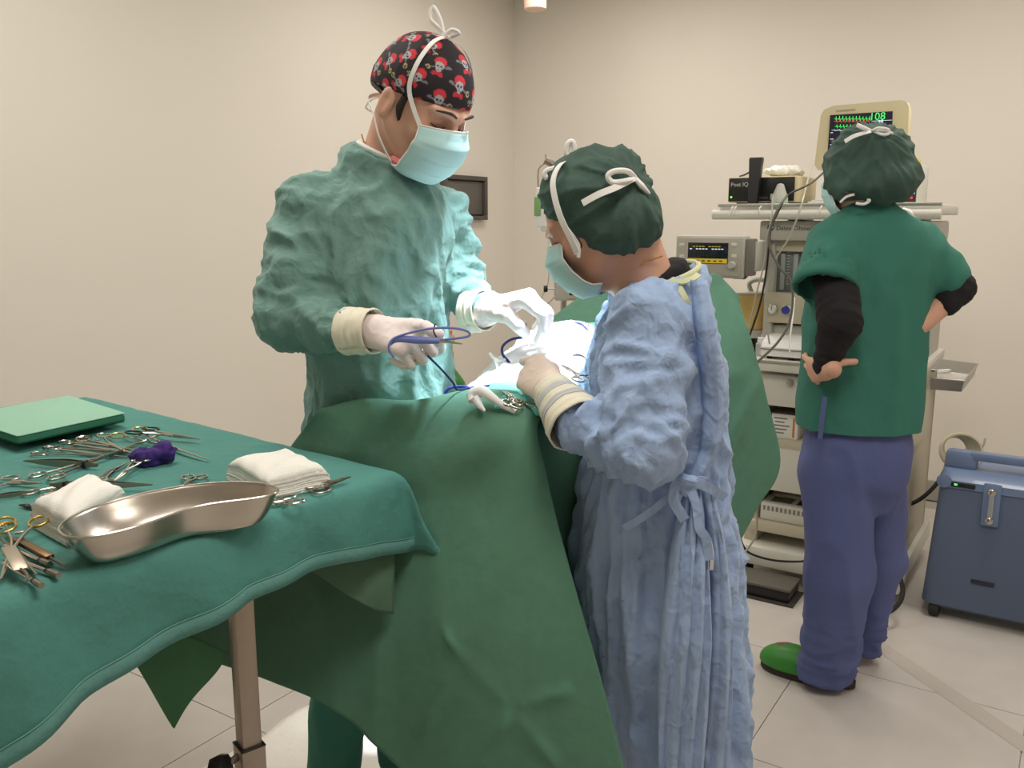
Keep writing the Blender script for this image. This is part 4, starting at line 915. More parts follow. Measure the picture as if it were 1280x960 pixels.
sg_ = np.where(np.arange(N_) % 2 == 0, 1, -1)[near]; tilt = .35*np.sin(near*2.1)
px_ = (dirs*t1).sum(1)*sg_/.30; py_ = (dirs*t2).sum(1)/.30; px_, py_ = px_*np.cos(tilt)-py_*np.sin(tilt), px_*np.sin(tilt)+py_*np.cos(tilt)
colr = np.tile(np.array(lin((30, 22, 28))), (len(V), 1))
def paint(mask, rgb): colr[mask] = lin(rgb)
el_ = lambda cx, cy, a, b: ((px_-cx)/a)**2+((py_-cy)/b)**2 < 1
paint(np.abs(py_+.10+.25*px_) < .06*(np.abs(px_) < .75), (120, 118, 124)); paint(el_(-.62, .1, .16, .08), (122, 120, 126))
rg = ((px_-.72)/.17)**2+((py_+.28)/.17)**2; paint((rg < 1) & (rg > .45), (196, 178, 120))
paint(el_(0, .30, .40, .34) & (py_ > .12), (206, 52, 66)); paint(el_(.0, -.52, .26, .13) | el_(-.24, -.55, .12, .16) | el_(.24, -.55, .12, .16), (190, 44, 60))
paint(el_(0, 0, .29, .27) | el_(0, -.25, .17, .17), (176, 172, 178)); paint(el_(-.11, -.02, .075, .08) | el_(.11, -.02, .075, .08) | el_(0, -.16, .04, .05), (40, 34, 40))
paint((np.abs(py_+.30) < .02) & (np.abs(px_) < .13), (50, 44, 50))
cap = mkobj('surgical_cap', V, F, vcol_mat('cap_print_cloth', .8), sg, label='dark cap printed with small grey skulls in red bandanas')
at_ = cap.data.color_attributes.new('print', 'FLOAT_COLOR', 'POINT'); at_.data.foreach_set('color', np.concatenate([colr, np.ones((len(V), 1))], 1).astype(np.float32).ravel())
# sideburn, brow, hair fringe below the cap
T1 = lambda x, y, z: Vector(c1+R1 @ np.array([x, y, z])*HS)
for sx in (-1, 1):
    MB().tube([T1(sx*.072, .020, .020), T1(sx*.072, .018, -.004), T1(sx*.067, .020, -.020), T1(sx*.063, .023, -.032)], [.007, .008, .006, .001], 8).out('sideburn', M_hair, sg)
    MB().tube([T1(sx*.012, .100, .030), T1(sx*.030, .098, .036), T1(sx*.050, .080, .030)], [.002, .0032, .0015], 6).out('eyebrow', M_hair, sg)
    MB().tube([T1(sx*.017, .088, .004), T1(sx*.031, .089, -.001), T1(sx*.046, .078, .003)], [.0008, .0014, .0008], 5).out('eyelash', M_hair, sg)
MB().tube([T1(-.074, -.03, -.005), T1(-.05, -.085, -.01), T1(0, -.106, -.012), T1(.05, -.085, -.01), T1(.074, -.03, -.005)], [.004, .01, .012, .01, .004], 8).out('hair', M_hair, sg)
mk_, TT, cor = mask_mesh(sg, c1, R1, HS, M_mask)
crown = T1(.0, -.02, .127)
rib = MB()
for sx in (-1, 1):
    rib.ribbon([cor[1 if sx > 0 else 0], T1(sx*.080, .030, .035), T1(sx*.078, .018, .08), T1(sx*.045, .0, .118), crown], Vector(c1), .0085)
    rib.ribbon([cor[3 if sx > 0 else 2], T1(sx*.080, .010, -.075), T1(sx*.078, -.030, -.048), T1(sx*.05, -.085, -.045), T1(.0, -.108, -.045)], Vector(c1), .0075)
kn = crown
rib.tube([kn+Vector((.012, 0, -.004)), kn+Vector((-.006, 0, .014)), kn+Vector((-.026, .004, .034)), kn+Vector((-.02, .004, .055)), kn+Vector((-.006, 0, .03)), kn], .0045, 6)
rib.tube([kn, kn+Vector((.015, -.005, .012)), kn+Vector((.03, -.008, .006)), kn+Vector((.012, 0, 0))], .004, 6)
nb = T1(-.03, -.105, -.05); rib.tube([nb, nb+Vector((-.03, -.02, .0)), nb+Vector((-.05, -.02, -.02)), nb+Vector((-.02, -.02, -.03)), nb], .002, 6); rib.tube([nb, nb+Vector((0, -.02, -.05)), nb+Vector((.01, -.03, -.09))], .003, 6)
rib.out('mask_ties', M_tie, sg)
fist = [(52, 62, 30), (72, 85, 45), (78, 88, 50), (80, 88, 50)]
wv = P(468, 414, 1.655)
gl = glove('glove', sg, M_gw, wv, P(540, 424, 1.57)-wv, (-.05, -.70, .72), (0, .3, 1), fist, 1.08, P(434, 414, 1.685), .0345, thumb=[P(512, 408, 1.62), P(532, 409, 1.59), P(549, 418, 1.56)], label='glove closed around the blue tool')
wv = P(606, 388, 1.845)
glove('glove', sg, M_gw, wv, P(655, 370, 1.81)-wv, (.15, -.25, 1), (0, -1, -.2), [(58, 52, 30), (60, 52, 30), (64, 52, 30), (68, 54, 30)], 1.18, P(589, 389, 1.87), .038, thumb=[P(636, 396, 1.78), P(648, 408, 1.77), P(656, 416, 1.78)], label='glove held fingertips down in the lamp light')
# tools in his hands
tl = thing('cautery_pen', 'blue electrosurgical handle with a looped ring held by the tall surgeon', 'surgical tool', tuple(P(515, 440, 1.54)))
MB().tube([P(486, 432, 1.535), P(496, 424, 1.535), P(520, 425, 1.53), P(549, 426, 1.53)], [.002, .006, .007, .0055], 10).out('grip', M_periw, tl)
MB().tube([P(549, 426, 1.53), P(557, 427, 1.53), P(578, 430, 1.53)], [.004, .003, .001], 8).out('tip', M_steel, tl)
MB().tube([P(492, 446, 1.535), P(486, 436, 1.53), P(490, 425, 1.53), P(505, 418, 1.53), P(535, 411, 1.53), P(565, 410, 1.53), P(584, 414, 1.53), P(586, 420, 1.53), P(570, 423, 1.53), P(549, 425, 1.53)], .0022, 8).out('loop', M_periw, tl)
MB().tube([P(547, 424, 1.53), P(542, 414, 1.535), P(544, 405, 1.54)], .0015, 6).out('lever', M_blksteel, tl)
MB().tube([P(535, 445, 1.58), P(552, 462, 1.60), P(566, 478, 1.62), P(572, 487, 1.64), P(592, 484, 1.66), P(612, 482, 1.68)], .0022, 6).out('tool_cable', M_navy, label='dark blue cable trailing from the blue handle onto the green drape', cat='cable')
tw = thing('tweezers', 'thin tweezers pinched in the raised glove, in the bright lamp light', 'tweezers', tuple(P(658, 425, 1.79)))
for s in (-1, 1): MB().tube([P(656+s*1.5, 402, 1.775), P(656+s*2.5, 415, 1.78), P(660+s*.6, 432, 1.79)], [.0025, .0022, .001], 6).out('arm', M_steel, tw)
# trousers and shoes
def trf(p):
    return np.minimum(smin(s_cone(p, (lx+.10, 1.93, .8), (lx, 1.94, .09), .088, .066), s_cone(p, (rx-.02, 1.98, .8), (rx, 1.99, .09), .088, .066), .01), s_ell(p, ((lx+rx)/2, 1.95, .82), (.16, .12, .12)))
gown_nets('trousers', sg, M_scrub, lambda p: np.maximum(trf(p), .055-p[:, 2]), (-.62, 1.8, .03), (.05, 2.12, .98), .011, lambda V: body_disp(V, 14, 4, .008, 3))
for x, y in ((lx, 1.95), (rx, 2.0)): clog(sg, 'clog', (x+.07, y-.17, 0), (x-.02, y+.07, 0), M_white)
# ------------------------------------------------------------------ the woman in the blue gown
D = 1.56
wo = thing('person', 'person in a pale blue gown and dark green bouffant cap, bending over the drape', 'person', (P(820, 600, D).x, D, 0))
a, b = math.radians(18), math.radians(34); R2 = frame((-math.cos(a)*math.cos(b), math.sin(a)*math.cos(b), -math.sin(b))); H2s = .93
c2 = vec(P(747, 275, D)); nt = c2+R2 @ np.array([0, -.03, -.05])
lx, rx = P(800, 800, D).x, P(880, 800, D).x
cones = [(P(812, 380, 1.56), nt, .058, .050), (P(822, 430, D), P(825, 560, D), .09, .085), (P(825, 560, D), P(822, 640, D), .08, .08), (P(806, 410, 1.47), P(815, 395, 1.55), .035, .045), (P(800, 410, 1.66), P(815, 395, 1.55), .035, .045),
         (P(806, 405, 1.47), P(802, 550, 1.375), .036, .032), (P(802, 550, 1.375), P(704, 503, 1.45), .030, .020), (P(795, 400, 1.68), P(742, 500, 1.74), .04, .034), (P(742, 500, 1.74), P(730, 460, 1.85), .03, .02),
         ((lx+.02, 1.54, .78), (lx, 1.52, .42), .065, .05), ((lx, 1.52, .42), (lx, 1.54, .08), .05, .036), ((rx-.05, 1.60, .78), (rx-.01, 1.62, .42), .065, .05), ((rx, 1.62, .42), (rx, 1.64, .08), .05, .036), ((lx, 1.54, .05), (lx-.08, 1.57, .04), .03, .026), ((rx, 1.64, .05), (rx-.08, 1.67, .04), .03, .026)]
body_mesh('body', wo, M_skin2, c2, R2, H2s, cones, (.0, 1.22, 0), (.55, 1.98, 1.62), ((c2[0]-.12, c2[1]-.12, c2[2]-.15), (c2[0]+.12, c2[1]+.12, c2[2]+.12), .0044), .016)
nk2 = vec(P(820, 348, 1.56)); nn2 = vec(Vector((-.28, -.12, .95)).normalized())
rows2 = [pxrow(352, 785, 868, D, .085), pxrow(375, 760, 888, D, .12), pxrow(420, 750, 902, D, .135), pxrow(490, 738, 905, D, .14), pxrow(550, 735, 903, D, .135), pxrow(603, 730, 905, D, .13), pxrow(680, 722, 917, D, .16), pxrow(760, 727, 921, D, .175), pxrow(860, 745, 926, D, .18), pxrow(960, 768, 926, D, .18)]
rows2 += [(.16, rows2[-1][1]+.005, D, .115, .18)]
sh, el, wr = P(812, 402, 1.46), P(802, 556, 1.37), P(722, 530, 1.43)
sh2, el2, wr2 = P(790, 410, 1.66), P(752, 500, 1.74), P(738, 465, 1.82)
def f(p):
    d = s_loft(p, rows2, 2.2); d = smin(d, s_ell(p, nk2, (.088, .082, .045)), .03); near = np.linalg.norm(p-nk2, axis=1) < .15; pn = (p-nk2) @ nn2; d = np.where(near, smax(d, pn-.006, .006), d); d = smax(d, -s_cone(p, nk2-nn2*.05, nk2+nn2*.1, .062, .070), .005)
    a = smin(s_cone(p, sh, el, .072, .066), s_cone(p, el, wr, .062, .043), .03); d = smin(d, a, .018)
    return smin(d, smin(s_cone(p, sh2, el2, .06, .05), s_cone(p, el2, wr2, .045, .035), .02), .02)
def disp(V):
    z = V[:, 2]; low = np.clip((P(800, 600, D).z-z)/.12, 0, 1)
    th = np.arctan2(V[:, 0]-rows2[5][1], -(V[:, 1]-D))
    pl = np.stack([th*3.2, z*1.3, 0*z+3], 1); folds = .024*(ridge(warp(pl, 1, .5), 2.0)-.4)*low
    waist = np.exp(-((z-P(800, 603, D).z)/.05)**2); gat = .008*np.sin(th*26+3*perlin(np.stack([th*4, z*12, 0*z], 1)))*waist
    d = folds+gat+body_disp(V, 9, 3.5, .016, 5)*(1-.4*low)+body_disp(V, 16, 8, .009, 9)+body_disp(V, 32, 15, .005, 19)
    arm = np.minimum(s_cone(V, sh, el, .072, .066), s_cone(V, el, wr, .062, .043)) < .012
    d = np.where(arm, body_disp(V, 13, 11, .010, 21)+body_disp(V, 36, 30, .003, 18), d)
    d += limb_disp(V, sh, el, .068, 17, 6, .012, 3)+limb_disp(V, el, wr, .052, 24, 8, .020, 7)
    return d
gown_nets('surgical_gown', wo, M_gown_b, f, (.0, 1.22, .12), (.56, 1.96, 1.5), .0075, disp)
# back opening flap, ties, neck binding, black shirt
def fold_strip(pts, w, m, name, parent, n=10, amp=.006, label=None):
    """a long hanging fold of cloth: pts are (px,py,d,width_px)"""
    G = []
    cp = cat_([P(x, y, d) for x, y, d, _ in pts], 6); ws = np.interp(np.linspace(0, 1, len(cp)), np.linspace(0, 1, len(pts)), [q[3] for q in pts])
    for i, c in enumerate(cp):
        G.append([tuple(c+Vector(((k/(n-1)-.5)*ws[i]*c.y/FPX, -.014*math.sin(PI*k/(n-1))+amp*math.sin(k*1.9+i*.22), 0))) for k in range(n)])
    return MB().sheet(np.array(G)[:, ::-1], .003).out(name, m, parent, angle=None, label=label)
fold_strip([(873, 350, 1.45, 18), (884, 420, 1.42, 26), (893, 500, 1.43, 30), (886, 560, 1.43, 24), (866, 602, 1.42, 10)], 0, M_gown_b, 'back_flap', wo, 8, .003)
fold_strip([(866, 606, 1.40, 16), (862, 700, 1.37, 50), (858, 800, 1.35, 66), (852, 900, 1.35, 66), (848, 1010, 1.35, 60)], 0, M_gown_b, 'back_panel', wo, 12, .009)
fold_strip([(882, 606, 1.41, 14), (897, 690, 1.40, 20), (902, 800, 1.38, 30), (898, 900, 1.38, 34), (893, 1010, 1.38, 32)], 0, M_gown_b, 'back_panel', wo, 8, .006)
m = MB(); kn = P(858, 603, 1.385)
m.tube([kn+Vector((-.012, 0, .005)), kn+Vector((0, -.012, .006)), kn+Vector((.014, 0, 0)), kn+Vector((0, -.006, -.014))], .010, 8, 4, closed=True)
m.out('tie_knot', M_gown_b, wo)
def tie(pts, w, name='waist_tie', mm=M_gown_b, nrm=(0, -1, .1)): return MB().ribbon([P(*q) for q in pts], nrm, w, .0016, 6).out(name, mm, wo)
tie([(858, 603, 1.38), (872, 604, 1.375), (890, 612, 1.385), (906, 622, 1.41)], .016); tie([(856, 600, 1.38), (845, 606, 1.375), (842, 625, 1.37), (850, 640, 1.37), (856, 650, 1.37)], .017)
tie([(860, 606, 1.375), (870, 630, 1.365), (874, 660, 1.36), (882, 672, 1.36), (886, 700, 1.36)], .015); tie([(856, 604, 1.38), (835, 622, 1.385), (805, 645, 1.38), (780, 660, 1.39)], .013); tie([(860, 603, 1.38), (880, 600, 1.385), (895, 612, 1.4)], .012)
tie([(886, 672, 1.37), (890, 690, 1.37), (889, 712, 1.372)], .006, 'white_tie_end', M_tie)
def ringn(c, n, r1, r2, k=20):
    n = Vector(n); u = Vector((1, 0, 0)); u = (u-n*u.dot(n)).normalized(); v = n.cross(u); return [Vector(c)+u*math.cos(2*PI*i/k)*r1+v*math.sin(2*PI*i/k)*r2 for i in range(k)]
nbm = MB(); R_a = ringn(nk2+nn2*.004, nn2, .0765, .0735); nbm.tube(R_a, .0055, 8, 3, closed=True); nbm.out('neck_binding', M_cream, wo)
tie([(838, 349, 1.47), (848, 358, 1.452), (856, 372, 1.44), (860, 380, 1.44)], .010, 'neck_tie', M_cream, (0, -1, .3)); tie([(838, 350, 1.468), (852, 352, 1.452), (866, 348, 1.455), (873, 343, 1.47)], .010, 'neck_tie', M_cream, (0, -.8, .6))
def shf(p): return smax(s_cone(p, nk2-nn2*.06, nk2+nn2*.05, .068, .056), (p-nk2) @ nn2-.016-.18*np.clip(p[:, 0]-nk2[0], 0, 1), .006)
gown_nets('black_shirt', wo, M_black, shf, (.1, 1.42, 1.20), (.45, 1.72, 1.45), .006, lambda V: body_disp(V, 20, 20, .002, 2))
MB().tube([P(788, 338, 1.512), P(798, 333, 1.498), P(812, 326, 1.495), P(828, 320, 1.50)], .0011, 6).out('necklace', M_gold, wo)
# bouffant cap
def cap_blobs(bl, k=.03):
    E = [(vec(P(x, y, d)), (R_(a, d), R_(bb, d), R_(c, d)), R) for x, y, d, a, bb, c, R in bl]
    def f(p):
        d = np.full(len(p), 9.)
        for c, r, R in E: d = smin(d, s_ell(p, c, r, R), k)
        return d
    return f, E
def rotm(deg): a = math.radians(deg); return np.array([[math.cos(a), 0, math.sin(a)], [0, 1, 0], [-math.sin(a), 0, math.cos(a)]])
fb_, E_ = cap_blobs([(734, 240, 1.56, 58, 68, 48, rotm(-18)), (762, 226, 1.56, 42, 56, 37, rotm(0)), (780, 273, 1.53, 46, 56, 43, rotm(12)), (755, 285, 1.53, 36, 50, 30, rotm(20))], .03)
def wcap(p):
    q = (p-c2) @ R2; A_ = P(675, 284, 1.5); B_ = P(790, 324, 1.5); n_ = Vector((-(A_.z-B_.z)*-1, 0, (B_.x-A_.x))).normalized(); cutw = (p-vec(A_)) @ vec(n_)
    return smax(smax(fb_(p), -cutw, .008), -s_ell(q, (0, -.012, .028), (.074, .095, .086)), .002)
knp = Vector(P(793, 222, 1.475)); knc = vec(knp)
def capdisp(V, ctr, knot, n=17, amp=.004, seed=0):
    k = vec(knot); r = np.linalg.norm(V-k, axis=1); u = V-k; ang = np.arctan2(u[:, 2], u[:, 0]); g = np.stack([np.cos(ang)*3.2, np.sin(ang)*3.2, r*8], 1)+seed
    return amp*2*(ridge(warp(g, 1, .35), 2.2)-.35)*np.clip(r/.05, .2, 1)+.006*(ridge(warp(V*11+seed, 1, .6), 2)-.3)
gown_nets('bouffant_cap', wo, M_bouf, wcap, c2-np.array([.16, .15, .12]), c2+np.array([.17, .15, .15]), .0042, lambda V: capdisp(V, c2, knp, 17, .0035, 3), 2)
mk2, TT2, cor2 = mask_mesh(wo, c2, R2, H2s, M_mask, .002)
rb = MB(); T2 = lambda x, y, z: Vector(c2+R2 @ np.array([x, y, z])*H2s)
def rpx(pts, w): rb.ribbon([P(*q) for q in pts], Vector(c2), w)
rpx([(722, 318, 1.462), (714, 300, 1.458), (700, 270, 1.463), (692, 240, 1.475), (692, 222, 1.485), (700, 206, 1.50), (715, 196, 1.54)], .0105)
rpx([(723, 322, 1.46), (722, 305, 1.46), (706, 282, 1.47)], .006)
rpx([(728, 254, 1.450), (748, 243, 1.443), (770, 234, 1.445), (793, 222, 1.462)], .011)
s_lo = MB()
rb.tube([knp, P(784, 214, 1.452), P(768, 214, 1.45), P(760, 220, 1.45), P(766, 228, 1.45), P(784, 226, 1.452), knp], .0048, 8, 5); rb.tube([knp, P(802, 232, 1.47), P(812, 242, 1.475)], [.004, .005, .002], 8)
rb.tube([P(715, 197, 1.53), P(708, 192, 1.53), P(710, 180, 1.53), P(716, 178, 1.53), P(717, 190, 1.53), P(712, 200, 1.53), P(698, 209, 1.52), P(683, 214, 1.52), P(682, 222, 1.52), P(695, 216, 1.52)], .005, 8)
rb.out('mask_ties', M_tie, wo)
MB().tube([P(716, 292, 1.472), P(724, 300, 1.466), P(727, 308, 1.464), P(722, 313, 1.464)], .0016, 6).out('hair_curl', M_hair, wo)
for sx in (-1, 1): MB().tube([T2(sx*.017, .088, .003), T2(sx*.031, .091, -.002), T2(sx*.046, .080, .003)], [.0008, .0016, .0008], 5).out('eyelash', M_hair, wo)
# gloves
wv = P(690, 488, 1.50)
glove('glove', wo, M_glove, wv, P(650, 452, 1.60)-wv, (-.25, -.80, .45), (.45, .2, .8), [(30, 50, 25), (48, 62, 35), (56, 68, 40), (60, 70, 40)], .98, P(722, 532, 1.42), .046, thumb=[P(690, 462, 1.56), P(672, 452, 1.60), P(655, 452, 1.63)], rings=5, label='glove with a banded cream cuff resting on the white drape')
wv = P(722, 462, 1.80)
glove('glove', wo, M_glove, wv, P(690, 468, 1.78)-wv, (0, -.5, .8), (0, .6, .5), [(30, 40, 20)]*4, .95, P(742, 462, 1.84), .036, label='glove on the far hand, half hidden by the gown', mc=mat('grey_blue_cloth', (170, 178, 200), .8))
def trf(p): return smin(s_cone(p, (lx, 1.52, .75), (lx, 1.54, .09), .085, .065), s_cone(p, (rx, 1.64, .75), (rx, 1.64, .09), .085, .065), .01)
gown_nets('trousers', wo, M_navy, lambda p: np.maximum(trf(p), .05-p[:, 2]), (.02, 1.38, .03), (.62, 1.78, .85), .013, lambda V: body_disp(V, 14, 4, .006, 3))
for x, y in ((lx, 1.54), (rx, 1.64)): clog(wo, 'clog', (x-.16, y+.05, 0), (x+.08, y-.02, 0), M_white)
# ------------------------------------------------------------------ the third person by the machine
D = 2.50
tp = thing('person', 'person in teal scrub top and indigo trousers, back turned, hand on hip', 'person', (P(1080, 600, D).x, D, 0))
R3 = frame((-.72, .68, -.12)); c3 = vec(P(1086, 214, D)); nt = c3+R3 @ np.array([0, -.03, -.05])
f1, f2 = PZ(1030, 845, .05), PZ(1085, 815, .05)
ext_pts = {}
wv3 = P(1033, 462, 2.34)
palm, fing = hand_sdf_parts(wv3, P(1008, 463, 2.44)-wv3, (-.3, -.9, .1), (0, 0, 1), [(8, 36, 25), (20, 44, 30), (32, 50, 30), (42, 55, 30)], .94, thumb=[P(1040, 455, 2.325), P(1052, 453, 2.33), P(1069, 452, 2.335)], spread=(.35, .10, -.15, -.42))
hf3 = hand_fn(palm, fing)
cones = [(P(1085, 275, D), nt, .058, .05), (P(1083, 330, D), P(1078, 440, D), .085, .085), (P(1078, 440, D), P(1070, 560, D), .085, .09), (P(1030, 300, D), P(1085, 280, D), .045, .055), (P(1145, 300, D), P(1085, 280, D), .045, .055),
         (P(1032, 305, 2.48), P(1052, 400, 2.34), .044, .038), (P(1052, 400, 2.34), wv3, .036, .026), (P(1148, 305, D), P(1198, 362, 2.46), .042, .036), (P(1198, 362, 2.46), P(1150, 408, 2.42), .034, .025),
         ((P(1050, 600, 2.48).x, 2.48, .85), (f1.x+.01, f1.y+.02, .45), .07, .05), ((f1.x+.01, f1.y+.02, .45), (f1.x+.01, f1.y+.02, .07), .05, .036), ((P(1093, 600, 2.55).x, 2.55, .85), (f2.x, f2.y+.02, .45), .07, .05), ((f2.x, f2.y+.02, .45), (f2.x, f2.y+.02, .07), .05, .036), ((f1.x, f1.y+.02, .065), (f1.x-.05, f1.y+.04, .05), .025, .018), ((f2.x, f2.y+.02, .065), (f2.x-.05, f2.y+.04, .05), .025, .018)]
fx = wv3
def f3(p):
    d = np.full(len(p), 9.); n = np.linalg.norm(p-vec(wv3), axis=1) < .22
    d[n] = hf3(p[n]); return d
lo3, hi3 = (.72, 2.2, 0), (1.38, 2.72, 1.62)
def body3():
    def f(p):
        d = np.full(len(p), 9.)
        for (a, b, ra, rb_) in cones: d = smin(d, s_cone(p, a, b, ra, rb_), .025)
        n = np.linalg.norm(p-c3, axis=1) < .3; d[n] = smin(d[n], head_sdf(p[n], c3, R3, 1.), .02)
        return smin(d, f3(p), .006)
    xs = ax_(.68, 1.40, .014, (.78, 1.08, .0042)); ys = ax_(2.2, 2.75, .014, (2.28, 2.44, .0042)); zs_ = np.concatenate([np.arange(0, .93, .014), np.arange(.93, 1.08, .0036), np.arange(1.08, 1.34, .014), np.arange(1.34, 1.66, .007)])
    V, F = nets(f, xs, ys, zs_); return mkobj('body', smooth(V, F, 2, .35), F, M_skin2, tp)
body3()
rows3 = [pxrow(250, 1070, 1104, D, .05), pxrow(258, 1052, 1122, D, .075), pxrow(272, 1030, 1143, D, .095), pxrow(292, 1016, 1160, D, .11), pxrow(330, 1008, 1166, D, .12), pxrow(390, 1008, 1156, D, .125), pxrow(450, 1004, 1152, D, .13), pxrow(510, 1000, 1149, D, .14), pxrow(549, 1000, 1137, D, .145)]
sa, sb = P(1038, 303, 2.48), P(1032, 358, 2.40); ra, rb_ = P(1146, 303, D), P(1186, 350, 2.47)
def f(p):
    d = s_loft(p, rows3, 2.3); s1 = s_cone(p, sa, sb, .068, .088); d = smin(d, s1, .02); s2 = s_cone(p, ra, rb_, .062, .062); d = smin(d, s2, .02)
    ax1 = vec((sb-sa).normalized()); t = (p-vec(sb)) @ ax1; core = s_cone(p, sb-(sb-sa)*.4, sb+(sb-sa), .078, .086); d = smax(d, np.where(np.linalg.norm(p-vec(sb), axis=1) < .2, np.minimum(-np.minimum(t*-1+.018, 9), 9), -9), .002) if 0 else d
    # open sleeve ends: cut flat, then hollow
    n1 = np.linalg.norm(p-vec(sb), axis=1) < .14; d = np.where(n1 & (s_loft(p, rows3, 2.3) > .004), np.maximum(d, t-.012), d)
    hollow = np.maximum(s_cone(p, sb-(sb-sa)*.5, sb+(sb-sa)*1.0, .066, .082), -(t+.07)); d = np.where(s_loft(p, rows3, 2.3) > .006, np.maximum(d, -hollow), d)
    ax2 = vec((rb_-ra).normalized()); t2 = (p-vec(rb_)) @ ax2; d = np.where(s_loft(p, rows3, 2.3) > .004, np.maximum(d, np.where(np.linalg.norm(p-vec(rb_), axis=1) < .14, t2-.03, -9)), d)
    return d
def disp(V):
    return body_disp(V, 7, 2.0, .010, 14)+body_disp(V, 16, 6, .003, 24)
gown_nets('scrub_top', tp, M_scrub, f, (.68, 2.22, .80), (1.42, 2.74, 1.50), .0095, disp)
MB().ribbon([P(1020, 375, 2.30), P(1020, 540, 2.355)], (0, -1, 0), .001).out('side_vent', M_trouser, tp) if 0 else None
MB().ribbon([P(1031, 496, 2.351), P(1028, 520, 2.350), P(1025, 549, 2.347)], (-.2, -1, 0), .012, .002).out('side_slit', M_trouser, tp)
e1_, w1_ = P(1050, 402, 2.325), P(1032, 456, 2.345)
def f(p): return smin(s_cone(p, P(1040, 320, 2.46), e1_, .058, .055), s_cone(p, e1_, w1_, .054, .034), .02)
gown_nets('black_sleeve', tp, M_black, f, (.74, 2.2, .95), (1.12, 2.58, 1.42), .0065, lambda V: limb_disp(V, P(1040, 330, 2.46), e1_, .055, 26, 5, .006, 2)+limb_disp(V, e1_, w1_, .045, 34, 5, .005, 5))
def f(p): return smin(s_cone(p, P(1165, 325, 2.49), P(1197, 360, 2.46), .048, .045), s_cone(p, P(1197, 360, 2.46), P(1184, 378, 2.44), .043, .038), .02)
gown_nets('black_sleeve', tp, M_black, f, (1.05, 2.34, 1.08), (1.45, 2.62, 1.40), .0065, lambda V: body_disp(V, 30, 30, .003, 3))
l1, l2 = P(1046, 585, 2.47), P(1090, 585, 2.53); k1, k2 = P(1047, 720, 2.44), P(1096, 700, 2.58)
b1, b2 = Vector((f1.x+.015, f1.y+.03, .06)), Vector((f2.x, f2.y+.03, .06))
def f(p):
    d = smin(s_cone(p, l1, k1, .100, .095), s_cone(p, k1, b1, .095, .078), .03); e = smin(s_cone(p, l2, k2, .095, .080), s_cone(p, k2, b2, .080, .058), .03)
    d = np.minimum(d, e); pel = s_loft(p, [(.56, (l1.x+l2.x)/2-.003, 2.49, .10, .08), (.66, (l1.x+l2.x)/2-.003, 2.49, .152, .128), (.76, (l1.x+l2.x)/2-.003, 2.49, .148, .126), (.86, (l1.x+l2.x)/2, 2.49, .135, .11)]); d = smin(d, pel, .02); return smax(d, .035-p[:, 2], .01)
def disp(V):
    low = np.clip((.28-V[:, 2])/.2, 0, 1); return body_disp(V, 8, 1.6, .013, 6)+low*.016*(ridge(warp(V*np.array([7, 7, 26.])+2, 1, .5), 2)-.3)
gown_nets('trousers', tp, M_trouser, f, (.68, 2.22, 0.01), (1.36, 2.80, 1.02), .0095, disp)
clog(tp, 'clog', PZ(954, 832, 0), PZ(1068, 862, 0), M_clog, label='green clog with a brown scuff')
q = PZ(978, 806, .07); V, F = crumple(P(980, 811, PZ(985, 820, 0).y-.0), (.022, .02, .004), 5, 6, .3, .004); 
clog(tp, 'clog', PZ(1010, 795, 0), PZ(1093, 821, 0), M_tan, label='tan heel of the far clog')
# cap and mask
fb3, _ = cap_blobs([(1086, 196, D, 46, 52, 38, rotm(0)), (1094, 226, 2.47, 46, 50, 30, rotm(-4)), (1074, 222, 2.50, 38, 50, 32, rotm(10)), (1118, 220, 2.5, 24, 40, 24, rotm(0))], .03)
def wcap3(p):
    q = (p-c3) @ R3; A_ = P(1034, 224, 2.45); B_ = P(1085, 256, 2.45); n_ = Vector(((A_.z-B_.z), 0, (B_.x-A_.x))).normalized(); cutw = np.maximum((p-vec(A_)) @ vec(n_), p[:, 2]-P(1085, 254, 2.45).z) if 0 else np.maximum((p-vec(A_)) @ vec(n_), (p[:, 2]-P(1085, 252, 2.45).z))
    return smax(smax(fb3(p), -cutw, .008), -s_ell(q, (0, -.012, .028), (.074, .095, .086)), .002)
kn3 = P(1090, 164, 2.42)
gown_nets('bouffant_cap', tp, M_bouf, wcap3, c3-np.array([.17, .17, .13]), c3+np.array([.17, .16, .16]), .0046, lambda V: capdisp(V, c3, kn3, 17, .0045, 11), 2)
mk3, TT3, cor3 = mask_mesh(tp, c3, R3, 1.0, M_mask)
rb3 = MB(); rb3.ribbon([P(1056, 177, 2.385), P(1068, 170, 2.375), P(1088, 164, 2.388)], Vector(c3), .012)
rb3.tube([kn3, P(1080, 160, 2.38), P(1071, 156, 2.38)], [.004, .006, .006], 8); rb3.tube([kn3, P(1098, 160, 2.38), P(1110, 162, 2.38), P(1111, 167, 2.38), P(1103, 168, 2.38), kn3], .0038, 8)
rb3.tube([kn3, P(1104, 163, 2.39), P(1115, 167, 2.40)], .004, 8)
rb3.out('mask_ties', M_tie, tp); rb3 = MB(); rb3.ribbon([P(1050, 253, 2.40), P(1058, 246, 2.39), P(1068, 243, 2.385)], Vector(c3), .006); rb3.out('lower_tie', M_tie, tp); rb3 = MB(); rb3.tube([P(1070, 254, 2.40), P(1080, 255, 2.39), P(1087, 251, 2.385), P(1084, 250, 2.385)], .004, 8)
rb3.out('lower_tie', M_tie, tp)
MB().tube([P(1054, 240, 2.42), P(1062, 243, 2.40), P(1070, 247, 2.40)], [.003, .006, .003], 6).out('hair', M_hair, tp)
